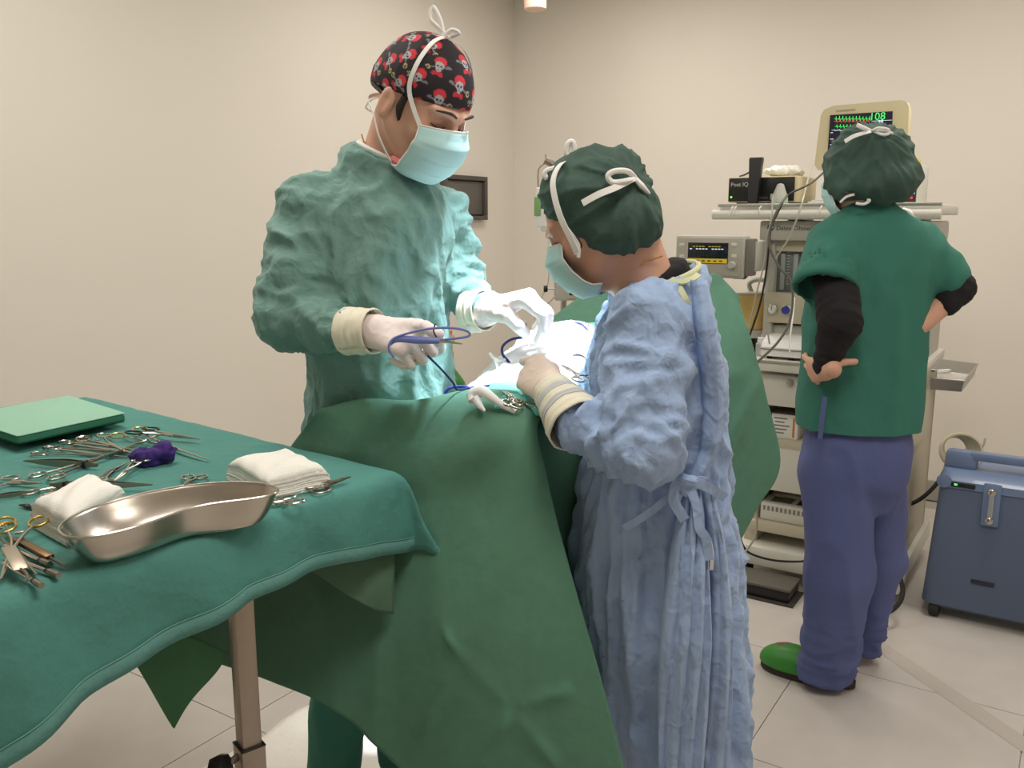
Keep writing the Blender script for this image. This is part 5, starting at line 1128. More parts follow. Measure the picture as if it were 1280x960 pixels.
#PART3
# ================================================================== OPERATING TABLE AND DRAPES
ot = thing('operating_table', 'operating table whose steel column stands hidden beneath the green drapes', 'table', W(-.92, 1.9, 0), RZ)
B(-1.03, -.81, 1.46, 2.4, .88, .945, .02).out('mattress', M_blackp, ot); B(-1.00, -.84, 1.6, 2.3, .84, .88, .01).out('table_frame', M_leg, ot)
B(-.98, -.86, 1.84, 1.96, .12, .84, .01).out('column', M_leg, ot); B(-1.04, -.82, 1.66, 2.14, .022, .12, .02).out('base', M_leg, ot)
def drape(name, rows, m, su=9, sv=9, th=.003, amp=.006, fr=(3, 3), seed=0, fold=None, **k):
    G = bic([[P(*q) for q in r] for r in rows], su, sv); sh_ = G.shape; p = G.reshape(-1, 3)
    n = np.cross(np.gradient(G, axis=0), np.gradient(G, axis=1)).reshape(-1, 3); n /= np.linalg.norm(n, axis=1, keepdims=True)+1e-9
    d = amp*(ridge(warp(p*np.array([fr[0]*3, fr[0]*3, fr[1]])+seed, 1, .4), 2)-.4)
    if fold is not None: d = d+fold(p)
    G = (p+n*d[:, None]).reshape(sh_); return MB().sheet(G, th).out(name, m, angle=None, **k)
# pressed fold lines of the big drape (cross-shaped creases)
def crease_lines(segs, w=.006, a=.004):
    S_ = [(P(*s[0]), P(*s[1])) for s in segs]
    def f(p):
        d = np.zeros(len(p))
        for A, Bq in S_:
            A, Bq = vec(A), vec(Bq); ba = Bq-A; t = np.clip((p-A) @ ba/(ba @ ba), 0, 1); r = np.linalg.norm(p-A-np.outer(t, ba), axis=1); d += a*np.exp(-r/w)*np.clip(np.minimum(t, 1-t)*6, 0, 1)
        return d
    return f
main = [
 [(400, 530, 1.92), (455, 520, 1.86), (525, 515, 1.80), (595, 498, 1.76), (635, 495, 1.74), (668, 505, 1.70), (695, 520, 1.68)],
 [(400, 511, 1.72), (450, 498, 1.69), (520, 500, 1.66), (590, 486, 1.64), (632, 490, 1.60), (665, 500, 1.58), (690, 515, 1.57)],
 [(372, 548, 1.76), (425, 560, 1.66), (495, 556, 1.63), (612, 545, 1.49), (645, 535, 1.475), (660, 532, 1.475), (672, 540, 1.49)],
 [(330, 612, 1.80), (390, 640, 1.69), (455, 645, 1.61), (578, 622, 1.50), (630, 640, 1.43), (662, 640, 1.43), (694, 640, 1.45)],
 [(285, 690, 1.80), (345, 725, 1.67), (410, 735, 1.57), (525, 722, 1.48), (600, 745, 1.385), (662, 745, 1.38), (722, 745, 1.39)],
 [(238, 748, 1.80), (300, 780, 1.65), (370, 805, 1.55), (470, 805, 1.465), (572, 850, 1.36), (660, 850, 1.345), (752, 850, 1.345)],
 [(186, 800, 1.78), (262, 826, 1.64), (338, 852, 1.53), (432, 897, 1.45), (545, 1000, 1.34), (665, 1015, 1.315), (792, 1005, 1.30)]]
fl = crease_lines([((668, 708, 1.40), (500, 955, 1.36)), ((520, 750, 1.41), (640, 885, 1.34)), ((640, 890, 1.33), (700, 960, 1.32)), ((640, 888, 1.33), (595, 955, 1.35)), ((640, 885, 1.33), (720, 860, 1.34)), ((460, 810, 1.42), (405, 890, 1.42)), ((600, 640, 1.45), (520, 740, 1.42))], .008, .012)
drape('surgical_drape', main, M_drape, 24, 24, .003, .006, (1.2, 1.6), 3, fl, label='large dark green drape falling from the operating table toward the camera', cat='drape')
side = [[(640, 512, 1.64), (690, 520, 1.62), (722, 545, 1.62), (745, 560, 1.72)], [(660, 545, 1.55), (695, 545, 1.58), (724, 575, 1.60), (745, 590, 1.74)], [(680, 640, 1.52), (705, 650, 1.57), (726, 660, 1.64), (745, 670, 1.76)], [(705, 745, 1.50), (722, 760, 1.56), (735, 760, 1.66), (750, 770, 1.78)], [(740, 850, 1.46), (750, 860, 1.53), (760, 860, 1.66), (770, 860, 1.78)]]
drape('side_drape', side, M_drape, 8, 8, .003, .004, (2, 1), 9, label='shaded green drape hanging between the operating table and the blue gown', cat='drape')
rear = [
 [(672, 416, 2.22), (702, 390, 2.26), (736, 363, 2.32), (762, 349, 2.34), (830, 344, 2.30), (890, 343, 2.22), (906, 350, 2.18), (921, 368, 2.13)],
 [(675, 432, 2.16), (706, 422, 2.18), (745, 402, 2.20), (782, 402, 2.20), (838, 400, 2.15), (893, 396, 2.10), (915, 402, 2.07), (938, 420, 2.05)],
 [(688, 455, 2.12), (716, 455, 2.12), (752, 455, 2.12), (792, 470, 2.06), (843, 470, 2.02), (890, 465, 2.00), (922, 470, 2.00), (956, 490, 2.02)],
 [(700, 480, 2.08), (722, 520, 2.08), (756, 540, 2.05), (796, 560, 1.98), (846, 560, 1.97), (890, 560, 1.96), (930, 572, 1.98), (973, 578, 2.02)],
 [(712, 520, 2.06), (732, 600, 2.04), (762, 650, 2.02), (802, 690, 1.98), (852, 702, 1.96), (893, 706, 1.95), (918, 690, 1.96), (947, 632, 2.00)]]
fr_ = crease_lines([((985, 420, 2.0), (880, 640, 1.95)), ((880, 480, 1.98), (960, 455, 2.0)), ((915, 400, 2.07), (925, 560, 1.98)), ((895, 580, 1.95), (955, 460, 2.02))], .012, .013)
drape('screen_drape', rear, M_drape, 16, 14, .003, .012, (1.6, 1.2), 17, fr_, label='tall green drape raised over a screen behind the blue gown', cat='drape')
# white covered patient mound
mc_ = P(690, 482, 1.90); 
def f(p):
    Rz = np.array([[E1[0], E2[0], 0], [E1[1], E2[1], 0], [0, 0, 1.]])
    d = s_ell(p, (mc_.x+.03, 1.94, .98), (.165, .30, .175), Rz); d = smin(d, s_ell(p, (P(645, 490, 1.75).x, 1.77, .975), (.13, .14, .115), Rz), .05)
    d = smin(d, s_ell(p, vec(P(705, 432, 2.0)), (.10, .10, .05)), .04); return smax(d, .93-p[:, 2], .01)
V, F = nets(f, ax_(-.30, .42, .009), ax_(1.5, 2.34, .009), ax_(.90, 1.22, .009)); V = smooth(V, F, 2); V = hold(V, F, body_disp(V, 10, 10, .008, 3)+body_disp(V, 24, 24, .003, 6))
mkobj('patient_drape', V, F, mat('white_drape', (232, 234, 232), .8, bump=[('noise', 30, .4, .006)]), label='white drape over the patient, blazing in the lamp light between the surgeons', cat='drape')
# aqua cloths round the field, lamp light put into their colour
drape('lit_field_cloth', [[(594, 490, 1.69), (625, 479, 1.70), (660, 482, 1.70), (690, 494, 1.68), (705, 508, 1.64)], [(588, 500, 1.59), (625, 492, 1.59), (660, 496, 1.57), (690, 508, 1.56), (706, 522, 1.55)], [(602, 512, 1.545), (632, 513, 1.525), (660, 518, 1.515), (685, 524, 1.515), (700, 528, 1.52)]], M_aqua_lit, 7, 7, .004, .010, (4, 4), 5, label='added aqua sheet for the lamp-lit near edge of the drape, under the white tool', cat='towel')  # added over the big drape, which is only lamp-lit here
drape('lit_field_cloth', [[(690, 412, 2.12), (715, 404, 2.12), (740, 402, 2.10), (760, 402, 2.1)], [(694, 424, 2.0), (718, 420, 1.98), (742, 420, 1.96), (760, 422, 1.96)], [(702, 432, 1.92), (722, 434, 1.88), (744, 440, 1.85), (760, 445, 1.85)]], M_aqua_lit, 6, 6, .004, .006, (4, 4), 8, label='aqua towel on the far side of the white drape, beneath the blue cable', cat='towel')
# ================================================================== HINGED AND SPRING INSTRUMENTS
def place(p0, p1, roll=0):
    """matrix: origin p0, +x toward p1, z up"""
    x = (Vector(p1)-Vector(p0)); L = x.length; x.normalize(); z = Vector((0, 0, 1)); y = z.cross(x).normalized(); z = x.cross(y)
    M = Matrix(((x.x, y.x, z.x, 0), (x.y, y.y, z.y, 0), (x.z, y.z, z.z, 0), (0, 0, 0, 1))); return Matrix.Translation(p0) @ M @ Matrix.Rotation(roll, 4, 'X'), L
def scissors(label, p0, p1, rm=M_steel, am=M_steel, w=.021, rr=.0150, grp=None, name='hemostat', blade=False, cat='surgical instrument', roll=0, pv=.62, th=.0019):
    M, L = place(p0, p1, roll); t = thing(name, label, cat, tuple(p0), 0, grp)
    for s in (-1, 1):
        rx_ = rr*1.15; g = [M @ Vector((rr+rx_*math.cos(a), s*w+rr*.8*math.sin(a), 0)) for a in np.linspace(0, 2*PI, 15)[:-1]]
        MB().tube(g, th, 7, 2, closed=True).out('ring_handle', rm, t)
        jw = .0032 if blade else .0022
        m = MB().tube([M @ Vector((rr*2.0, s*w*.75, 0)), M @ Vector((L*.35, s*.0062, s*.0006)), M @ Vector((L*pv, 0, s*.001)), M @ Vector((L*(pv+.12), -s*.0016, s*.0008)), M @ Vector((L, -s*.0005, 0))], [th*.95, .0021, .003, jw, .0009], 7, 5); m.out('arm', am, t)
    MB().lathe([(.0034, -.0028), (.0036, 0), (.0034, .0028)], 12, M @ Matrix.Translation((L*pv, 0, 0))).out('pivot_screw', am, t)
    MB().box((rr*2+L*.06, 0, 0), (.006, .012, .0022), .0006, M=M).out('ratchet', am, t); return t
def forceps(label, p0, p1, m_=M_steel, w=.012, open_=.012, band=None, grp=None):
    """p0 joined end, p1 tips"""
    M, L = place(p0, p1); t = thing('tweezers', label, 'tweezers', tuple(p0), 0, grp)
    for s in (-1, 1):
        G = []
        for i in range(15):
            a = i/14; x = L*a; hw = w*.5*(np.interp(a, [0, .12, .45, .75, 1], [.55, .75, 1, .6, .1])); y = s*open_*.5*math.sin(PI*min(a*1.15, 1)*.9)*(1-a*.35)+s*.0006
            G.append([M @ Vector((x, y, k*hw)) for k in (-1, -.4, .4, 1)])
        MB().sheet(np.array([[tuple(q) for q in r_] for r_ in G]), .0013*s).out('arm', m_, t, angle=30)
    MB().box((.004, 0, 0), (.012, .005, w*.6), .0015, M=M).out('joint', m_, t)
    if band: MB().box((L*band, 0, 0), (.006, open_*1.0, w*1.02), .001, M=M).out('black_band', M_blksteel, t)
    return t
ZT = .95
def TZ(x, y, dz=.004): return PZ(x, y, ZT+dz+.003)
# ================================================================== INSTRUMENT TABLE
C1 = Vector((-.21, 1.53)); sv_ = Vector((-.79, .613)).normalized(); tv_ = Vector((sv_.y, -sv_.x)); tv_ = tv_ if tv_.y < 0 else -tv_
LS, LTt = 1.12, .86
mt = thing('instrument_table', 'instrument table on a square brushed steel column with a black clamp knob', 'table', (-.42, 1.29, 0))
def TB(s0, s1, t0, t1, z0, z1, bev=.004):
    c = C1+sv_*((s0+s1)/2)+tv_*((t0+t1)/2); Mx = Matrix(((sv_.x, tv_.x, 0, c.x), (sv_.y, tv_.y, 0, c.y), (0, 0, 1, (z0+z1)/2), (0, 0, 0, 1)))
    return MB().box((0, 0, 0), (s1-s0, t1-t0, z1-z0), bev, M=Mx)
TB(.02, LS-.02, .02, LTt-.02, ZT-.030, ZT-.006).out('tray', M_leg, mt)
cx, cy = P(306, 840, 1.285).x, 1.285
Mc = Matrix.Translation((cx, cy, 0)) @ Matrix.Rotation(math.radians(38), 4, 'Z'); zj = P(306, 936, 1.27).z
MB().box((0, 0, (ZT-.03+zj-.1)/2), (.032, .032, ZT-.03-zj+.1), .003, M=Mc).out('inner_column', M_leg, mt)
MB().box((0, 0, (zj+.10)/2), (.040, .040, zj-.10), .003, M=Mc).out('outer_sleeve', M_leg, mt)
MB().box((0, 0, zj-.0005), (.0405, .0405, .003), .001, M=Mc).out('black_collar', M_blksteel, mt)
kq = P(276, 962, 1.24); kb = MB().lathe([(.004, -.014), (.021, -.012), (.024, 0), (.021, .012), (.004, .014)], 8, Matrix.Translation(kq) @ Matrix.Rotation(math.radians(75), 4, 'Y')); kb.out('clamp_knob', M_blackp, mt, angle=60)
MB().tube([kq, Vector((cx-.015, cy-.01, kq.z))], .006, 10, 1).out('clamp_screw', M_leg, mt)
MB().box((-.1, -.02, .08), (.7, .05, .04), .01, M=Matrix.Translation((cx, cy, 0))).box((-.1, .2, .08), (.05, .45, .04), .01, M=Matrix.Translation((cx, cy, 0))).out('base_frame', M_leg, mt)
for q in ((-.42, -.02), (.22, -.02), (-.1, .41)): MB().lathe([(.02, -.012), (.03, -.008), (.03, .008), (.02, .012)], 16, Matrix.Translation((cx+q[0], cy+q[1], .031)) @ Matrix.Rotation(PI/2, 4, 'Y')).out('caster', M_rubber, mt)
# the cloth: parametric rectangle with rounded edge and hanging sides
def cloth_pt(s, t, hang):
    cs = min(max(s, 0.0), LS); ct = min(max(t, 0.0), LTt); os_, ot_ = s-cs, t-ct; o = math.hypot(os_, ot_); c = C1+sv_*cs+tv_*ct
    wob = .0035*math.sin(s*13+1)*math.cos(t*11)+.0025*math.sin(s*31+t*17)
    if o < 1e-6: return (c.x, c.y, ZT+.0015+wob*.0)
    dx, dy = os_/o, ot_/o; e = .022*(1-math.exp(-o/.02)); ph = s*19 if abs(ot_) > abs(os_) else t*21
    flare = e+o*.10+(.016*math.sin(ph)+.008*math.sin(ph*2.3+1))*min(o/.1, 1)*(.6 if o < .3 else .6)
    corner = abs(dx*dy)*2; flare += corner*o*(.55 if os_ < 0 and ot_ < 0 else .3)
    z = ZT+.0015-max(0, o-.012*(1-math.exp(-o/.012)))*(1-.12*corner)
    ck_ = 1 if not (os_ < 0 and ot_ < 0) else .35
    q = c+sv_*dx*flare+tv_*dy*flare*ck_*(.5 if ot_ < 0 else 1); return (q.x, q.y, z)
def hangf(s, t):
    return np.interp(t, [-.16, 0, .15, .35, .6, .86, 1.1], [.15, .15, .125, .125, .17, .26, .30])
ns, ntt = 120, 100; G = np.zeros((ns, ntt, 3))
for i in range(ns):
    for j in range(ntt):
        a = i/(ns-1); b = j/(ntt-1)
        t_m = b*(LTt+.13+.2)-.13; hg = hangf(0, t_m); s_m = a*(LS+hg+.20)-hg
        G[i, j] = cloth_pt(s_m, t_m, 0)
pp = G.reshape(-1, 3); top_ = pp[:, 2] > ZT; wr_ = .0022*(ridge(warp(pp*np.array([7, 7, 5.]), 1, .5), 2)) 
G[..., 2] += np.where(top_, wr_, wr_*.3).reshape(ns, ntt)
if np.cross(G[1, 0]-G[0, 0], G[0, 1]-G[0, 0])[2] < 0: G = G[:, ::-1]; flip = True
else: flip = False
mb = MB().sheet(G, .0022); clo = mb.out('table_cloth', M_tealcloth, angle=None, label='teal green cloth draped over the instrument table', cat='tablecloth')
# hem band along the near edge and the right end, a separate sewn strip with a stitch line
ce = lambda k: [G[i, (ntt-1-k) if flip else k] for i in range(ns)]
re = lambda k: [G[k, j] for j in range(ntt)]
def hem(rowf, name, ks=(0, 1, 2)):
    R0 = [np.array(rowf(k)) for k in ks]
    g = np.array(R0); n = np.cross(np.gradient(g, axis=0), np.gradient(g, axis=1)); n /= np.linalg.norm(n, axis=2, keepdims=True)+1e-9
    cm = C1+sv_*LS/2+tv_*LTt/2; cen = np.array([cm.x, cm.y, ZT-.1]); sgn = np.sign(((g-cen)*n).sum(2, keepdims=True)); o = g+n*sgn*.0022
    mb = MB(); gg = o if sgn.mean() > 0 else o[:, ::-1]; mb.sheet(gg, .0035); hh = mb.out(name, M_hem, clo, angle=None)
    MB().tube([tuple(q) for q in (o[-1]+n[-1]*sgn[-1]*.0006)[::1]], .0007, 5, 1, smooth=False).out('stitching', M_stitch, hh)
hem(re, 'near_hem'); hem(ce, 'end_hem')
# second cloth layers hanging below
und = [[(372, 655, 1.42), (420, 645, 1.45), (470, 640, 1.48), (493, 640, 1.50)], [(378, 690, 1.42), (425, 698, 1.44), (465, 700, 1.46), (494, 695, 1.48)], [(384, 706, 1.42), (432, 730, 1.43), (465, 740, 1.44), (493, 735, 1.46)], [(392, 716, 1.42), (440, 747, 1.425), (470, 763, 1.44), (492, 768, 1.45)]]
drape('under_cloth', und, M_olive, 6, 6, .002, .004, (3, 2), 4, label='olive green cloth hanging below the right corner of the table cloth', cat='cloth')
tri = [[(150, 795, 1.36), (175, 790, 1.38), (225, 790, 1.42), (285, 815, 1.46)], [(165, 822, 1.36), (185, 822, 1.375), (222, 824, 1.41), (272, 838, 1.44)], [(188, 862, 1.37), (196, 862, 1.375), (212, 866, 1.39), (238, 878, 1.41)], [(212, 905, 1.38), (213.5, 907, 1.38), (215, 909, 1.38), (218, 911, 1.38)]]
drape('hanging_corner_cloth', tri, M_leaf, 7, 7, .002, .003, (3, 2), 14, label='pointed grass green cloth corner hanging beneath the instrument table', cat='cloth')
# folded towel
ft = thing('folded_towel', 'thick folded pale green cloth at the far left of the instrument table', 'towel', tuple(TZ(60, 530)))
zf = .03
def quadslab(pts, z0, z1, mb, bev=.004, r=4):
    """rounded slab from 4 (x,y) corners"""
    c = sum((Vector(p) for p in pts), Vector((0, 0)))/4; lv = [(z0, -.003), (z0+(z1-z0)*.25, 0), (z0+(z1-z0)*.75, 0), (z1, -.003)]; V = []; n = 0
    for z, off in lv:
        ring = []
        for i in range(4):
            a, b, d = Vector(pts[i-1]), Vector(pts[i]), Vector(pts[(i+1) % 4]); u = (a-b).normalized(); v = (d-b).normalized(); k = bev
            for q in range(r+1): tq = q/r; ring.append(b+u*k*(1-tq)**2+v*k*tq**2+(u+v)*(-off))
        n = len(ring); V += [(q.x, q.y, z) for q in ring]
    F = [(i*n+k, i*n+(k+1) % n, (i+1)*n+(k+1) % n, (i+1)*n+k) for i in range(3) for k in range(n)]+[tuple(range(n))[::-1], tuple(3*n+k for k in range(n))]
    return mb.add(V, F)
def xy(x, y, z): q = PZ(x, y, z); return (q.x, q.y)
q4 = [xy(-70, 555, ZT), xy(20, 560, ZT), xy(157, 529, ZT), xy(72, 505, ZT)]
q4 = [xy(-60, 530, ZT), xy(22, 559, ZT), xy(158, 529, ZT), xy(85, 504, ZT)]
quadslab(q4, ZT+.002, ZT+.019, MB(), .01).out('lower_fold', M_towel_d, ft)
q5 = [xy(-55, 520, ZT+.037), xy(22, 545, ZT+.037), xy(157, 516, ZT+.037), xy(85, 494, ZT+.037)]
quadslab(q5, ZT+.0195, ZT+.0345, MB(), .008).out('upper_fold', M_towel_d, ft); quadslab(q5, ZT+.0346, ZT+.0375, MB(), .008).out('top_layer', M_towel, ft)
# gauze stacks
def gauze(name_label, quad, n, hz, seed, cat='gauze'):
    r = random.Random(seed); t = thing('gauze_stack', name_label, cat, tuple(PZ(*quad[0], ZT+.003)))
    base = [Vector(xy(x, y, ZT+hz*.5)) for x, y in quad]; c = sum(base, Vector((0, 0)))/4; N_g = 21
    for i in range(n):
        f_ = i/(n-1); z0 = ZT+.003+i*hz/n; G = []
        cr = [b+(c-b)*(.05*f_*f_)+Vector((r.uniform(-.0016, .0016), r.uniform(-.0016, .0016))) for b in base]
        for a in range(N_g):
            row = []
            for b in range(N_g):
                u, v = a/(N_g-1), b/(N_g-1); uu = u+.035*math.sin(PI*2*v+seed)*u*(1-u)*2; vv = v+.05*math.sin(PI*2*u+seed*2)*v*(1-v)*2
                q = (cr[0]*(1-uu)+cr[1]*uu)*(1-vv)+(cr[3]*(1-uu)+cr[2]*uu)*vv
                ed = min(u, 1-u, v, 1-v); drop = hz*.30*f_*max(0, 1-ed/.14)**2
                wv_ = (.006*math.sin(PI*u)*math.sin(PI*v)+.0030*math.sin(u*6+seed)*math.cos(v*5+seed)+.0012*math.sin(u*17+v*9+seed))*f_
                row.append((q.x+.0005*math.sin(b*2+i), q.y+.0005*math.cos(a*2+i), z0+wv_+hz/n*.95-drop))
            G.append(row)
        G = np.array(G)
        if np.cross(G[1, 0]-G[0, 0], G[0, 1]-G[0, 0])[2] < 0: G = G[:, ::-1]
        MB().sheet(G, hz/n*.92).out('gauze_pad', M_gauze, t, angle=None)
    return t
gauze('thick stack of white gauze between the kidney dish and the right table corner', [(283, 588), (332, 614), (413, 597), (360, 570)], 9, .040, 3)
gauze('stack of white gauze at left, partly under the kidney dish', [(38, 643), (84, 668), (158, 622), (116, 605)], 9, .044, 7)
# kidney dish
kd = thing('kidney_dish', 'large polished steel kidney dish on the near edge of the instrument table', 'kidney dish', tuple(PZ(210, 680, ZT+.004)))
Lk = PZ(75, 664, ZT+.052); Rk = PZ(337, 607, ZT+.052); cen = (Lk+Rk)/2; xa = (Rk-Lk); LL = xa.length; xa.normalize(); ya = Vector((-xa.y, xa.x, 0)); ya = -ya if ya.y > 0 else ya   # ya toward the camera
def kidney(sc_, z, n=56):
    out = []
    for k in range(n):
        a = 2*PI*k/n; x = math.cos(a); y = math.sin(a); ex = .80
        X = math.copysign(abs(x)**.85, x)*LL/2; w = .070
        Y = math.copysign(abs(y)**.8, y)*w
        bend = .040*(1-(X/(LL/2))**2)                # both sides bow away from the camera in the middle
        if y > 0: Y -= .030*math.exp(-((X-.03)/.07)**2)
        q = cen+xa*X*sc_[0]+ya*((Y)*sc_[1]-bend*.75+.012); out.append((q.x, q.y, z))
    return out
lv = [((.68, .46), ZT+.006), ((.77, .58), ZT+.0065), ((.84, .70), ZT+.012), ((.93, .87), ZT+.030), ((1, 1), ZT+.052), ((1.012, 1.02), ZT+.053), ((1.008, 1.01), ZT+.0512), ((.94, .885), ZT+.028), ((.855, .72), ZT+.010), ((.78, .59), ZT+.0045), ((.68, .46), ZT+.004)]
V = []; 
for sc_, z in lv: V += kidney(sc_, z)
n = 56; Nl = len(lv); F = [(i*n+k, (i+1)*n+k, (i+1)*n+(k+1) % n, i*n+(k+1) % n) for i in range(Nl-1) for k in range(n)]+[tuple(range(n)), tuple((Nl-1)*n+k for k in range(n))[::-1]]
o = MB().add(V, F).out('bowl', M_dish, kd, angle=50); bpy.context.view_layer.update()
md = o.modifiers.new('sub', 'SUBSURF'); md.levels = 1; md.render_levels = 1
rp = kidney((1.012, 1.02), ZT+.0522); MB().tube([Vector(q) for q in rp], .0018, 7, 1, closed=True).out('rolled_rim', M_dish, kd)
# instruments on the table
scissors('needle holder with gold ring handles, crossing under the purple cloth', TZ(156, 539, .012), TZ(262, 575, .006), M_gold, M_steel, .024, .0170, name='needle_holder', roll=.08)
scissors('scissors with black ring handles and long silver blades, beside the gold-ringed pair', TZ(170, 537, .017), TZ(249, 549, .010), M_blksteel, M_steel, .024, .0165, name='scissors', blade=True, roll=-.06)
scissors('silver hemostat nearest the folded towel, topmost of the clustered pairs', TZ(112, 545, .012), TZ(163, 566, .008))
scissors('silver hemostat with its rings over the middle of the clustered pairs', TZ(88, 549, .008), TZ(172, 563, .01))
scissors('silver hemostat second from the left among the clustered pairs', TZ(68, 556, .005), TZ(185, 568, .006))
scissors('silver hemostat whose large ring lies leftmost of the clustered pairs', TZ(52, 563, .004), TZ(168, 572, .004), rr=.014)
scissors('silver hemostat pointing left, its ring beside the purple cloth', TZ(188, 548, .006), TZ(132, 571, .004), roll=.4)
scissors('long silver clamp running from the lower left up to the purple cloth', TZ(50, 598, .006), TZ(172, 556, .010), rr=.0145)
scissors('silver clamp with its rings over the gauze, tips toward the upper right', TZ(112, 606, .006), TZ(158, 578, .006))
scissors('slim clamp running from under the purple cloth down to the tweezers', TZ(178, 572, .016), TZ(143, 601, .008), w=.012, rr=.009)
scissors('silver clamp with one ring showing above the left gauze stack', TZ(42, 620, .005), TZ(112, 596, .006), rr=.013)
forceps('broad silver tweezers with a black end above the long clamp', TZ(121, 581, .008), TZ(30, 576, .008), M_steel2, .013, .014, .16)
forceps('broad silver tweezers with a black band lying by the left gauze stack', TZ(64, 606, .010), TZ(190, 606, .010), M_steel2, .013, .010, .14)
scissors('open silver scissors with curved tips at the left edge, above the brown tool', TZ(-8, 602, .006), TZ(52, 604, .008), w=.024, rr=.014, name='scissors', blade=True)
forceps('slim dark curved tweezers at the left edge beneath the open scissors', TZ(-12, 622, .006), TZ(42, 614, .006), M_steel2, .007, .010)
scissors('gold-ringed needle holder at the lower left with a square grey clip on it', TZ(30, 650, .022), TZ(1, 724, .006), M_gold, M_steel, .021, .0160, name='needle_holder', roll=.1)
scissors('gold-ringed clamp cut by the left edge of the photo', TZ(-12, 650, .012), TZ(46, 718, .006), M_gold, M_steel2, .018, .0145, name='needle_holder', roll=-.08)
ic = thing('instrument_clip', 'flat square grey clip lying on the gold-ringed needle holder', 'clip', tuple(TZ(18, 690, .022)))
M, L = place(TZ(10, 683, .026), TZ(33, 724, .014)); MB().box((L*.36, 0, 0), (L*.72, .017, .002), .0006, M=M).out('plate', mat('clip_grey', (176, 166, 150), .35, .8), ic); MB().tube([M @ Vector((L*.7, 0, 0)), M @ Vector((L*.86, .003, 0)), M @ Vector((L, .001, -.002))], .002, 6).out('tongue', M_steel2, ic)
bh = thing('scalpel_handle', 'brownish flat instrument handle with a slim tip, lower left of the dish', 'surgical instrument', tuple(TZ(40, 690, .012)))
M, L = place(TZ(20, 674, .014), TZ(80, 706, .008)); MB().box((L*.36, 0, 0), (L*.72, .012, .006), .001, M=M).out('handle', M_brass, bh); MB().tube([M @ Vector((L*.70, 0, 0)), M @ Vector((L, 0, -.001))], .002, 6, 1).out('tip', M_steel2, bh)
for lab, a, b in (('silver rod instrument with a stubby grey end, middle of the lower left fan', (4, 692), (73, 719)), ('silver rod instrument with a stubby end, lowest of the lower left fan', (4, 704), (52, 732)), ('short silver rod instrument beneath the brown handle at lower left', (6, 682), (62, 705))):
    t = thing('rod_instrument', lab, 'surgical instrument', tuple(TZ(*a, .007))); M, L = place(TZ(*a, .009), TZ(*b, .006))
    MB().tube([M @ Vector((0, 0, 0)), M @ Vector((L*.78, 0, 0))], .0026, 8, 1).out('shaft', M_steel, t); MB().tube([M @ Vector((L*.78, 0, 0)), M @ Vector((L*.83, 0, 0))], .0034, 8, 1).out('dark_collar', M_blksteel, t); MB().tube([M @ Vector((L*.83, 0, 0)), M @ Vector((L, 0, 0))], .004, 8, 1).out('end_grip', M_steel2, t)
scissors('dark-tipped clamp peeking out left of the gauze stack', TZ(46, 634, .004), TZ(24, 631, .004), M_blksteel, M_blksteel, .004, .003, pv=.5)
scissors('small clamp with a bright ring just behind the dish rim', TZ(246, 594, .006), TZ(226, 612, .006), w=.012, rr=.012)
scissors('silver clamp lying between the dish and the right gauze, rings to the right', TZ(374, 622, .008), TZ(322, 634, .005), rr=.015, w=.02, roll=.1)
scissors('small clamp with a dark ring and blunt jaw, right of the gauze stack', TZ(386, 612, .007), TZ(438, 596, .010), M_steel2, M_steel2, .014, .015, blade=True, roll=.1, name='needle_holder')
c = PZ(192, 568, ZT+.03)
def f(p):
    d = s_ell(p, vec(PZ(182, 572, ZT+.018)), (.026, .020, .018)); d = smin(d, s_ell(p, vec(PZ(205, 566, ZT+.022)), (.022, .020, .020)), .01)
    d = smax(d, -s_ell(p, vec(PZ(207, 571, ZT+.030)), (.012, .018, .010)), .006); return d+.006*(perlin(p*70+3)+.6*perlin(p*150))
V, F = nets(f, ax_(c.x-.07, c.x+.07, .003), ax_(c.y-.07, c.y+.07, .003), ax_(ZT, ZT+.07, .003)); V = smooth(V, F, 1)
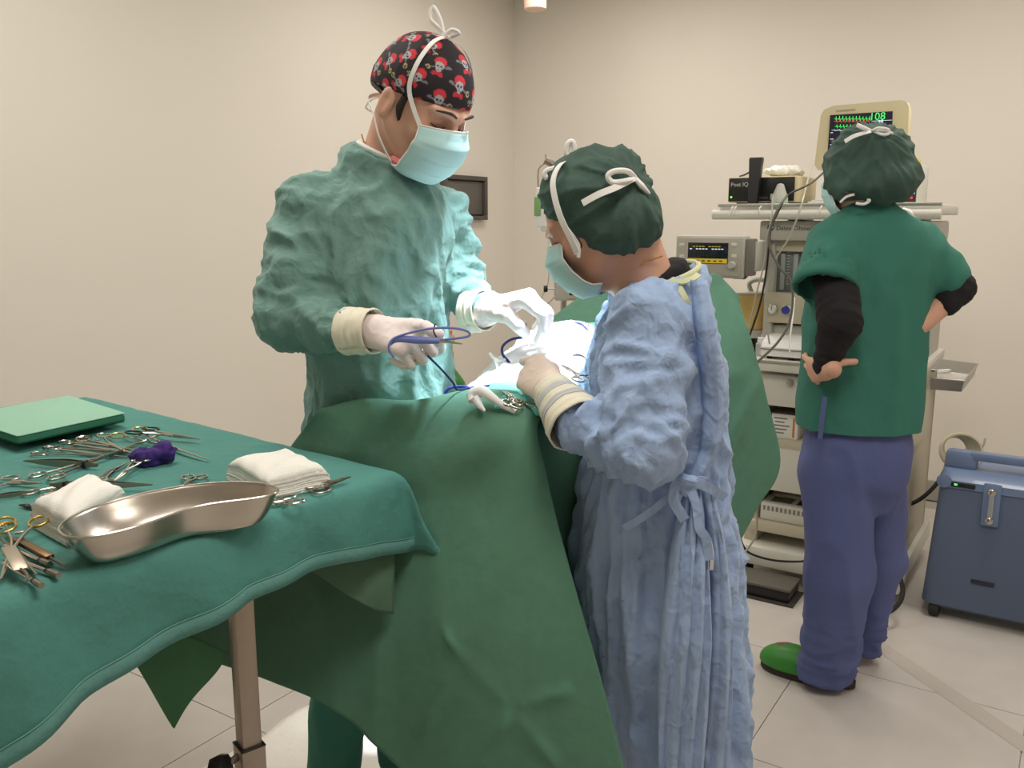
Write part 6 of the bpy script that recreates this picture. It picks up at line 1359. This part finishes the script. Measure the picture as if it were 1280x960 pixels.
mkobj('crumpled_cloth', V, F, M_purple, label='crumpled deep purple cloth lying on the clamps', cat='cloth')
# ================================================================== THINGS ON THE DRAPES
sp = thing('light_handle', 'curved white plastic handle lying on the near edge of the green drape', 'plastic handle', tuple(P(612, 515, 1.555)))
MB().tube([P(590, 502, 1.54), P(591, 493, 1.55), P(602, 489, 1.545), P(614, 496, 1.53), P(628, 506, 1.515), P(645, 515, 1.505)], [.007, .011, .011, .008, .006, .005], 12).out('body', M_white, sp)
MB().tube([P(594, 498, 1.54), P(600, 507, 1.53), P(606, 514, 1.52)], [.009, .006, .002], 10).out('hook', M_white, sp)
def clampd(label, a, b, m_=M_steel, w=.016): return scissors(label, P(*a), P(*b), m_, m_, w, .012)
clampd('steel clamp lying open beside the white handle on the green drape', (660, 509, 1.505), (627, 488, 1.58))
clampd('steel clamp with small rings on the aqua sheet behind the white handle', (643, 506, 1.51), (634, 490, 1.57), w=.010)
clampd('steel clamp holding the blue cable on the far aqua towel', (733, 404, 2.0), (697, 414, 1.98)); clampd('dark steel clamp under the woman’s wrist', (735, 476, 1.66), (700, 455, 1.74), M_steel2)
def wire(pts, r, m_, label): return MB().tube([P(*q) for q in pts], r, 7, 8).out('cable', m_, label=label, cat='cable')
wire([(690, 416, 1.97), (705, 408, 1.98), (722, 404, 1.98), (730, 408, 1.96), (737, 418, 1.93), (739, 432, 1.88)], .0028, M_bluep, 'blue cable arching over the far aqua towel')
wire([(655, 422, 1.82), (640, 424, 1.82), (629, 432, 1.82), (628, 442, 1.80), (634, 450, 1.78), (642, 460, 1.78)], .0028, M_navy, 'dark blue cable looping in the air below the raised glove')
wire([(612, 442, 1.80), (618, 448, 1.78), (626, 452, 1.78), (632, 449, 1.78)], .0032, M_white, 'white tube end sticking up from the white drape'); 
wire([(618, 448, 1.78), (622, 460, 1.77), (621, 472, 1.75), (615, 482, 1.74)], .003, M_white, 'white tube running down the side of the white drape')
wire([(556, 492, 1.66), (562, 485, 1.66), (578, 483, 1.66), (590, 486, 1.65)], .003, M_bluep, 'bright blue cable lying on the ridge of the green drape')
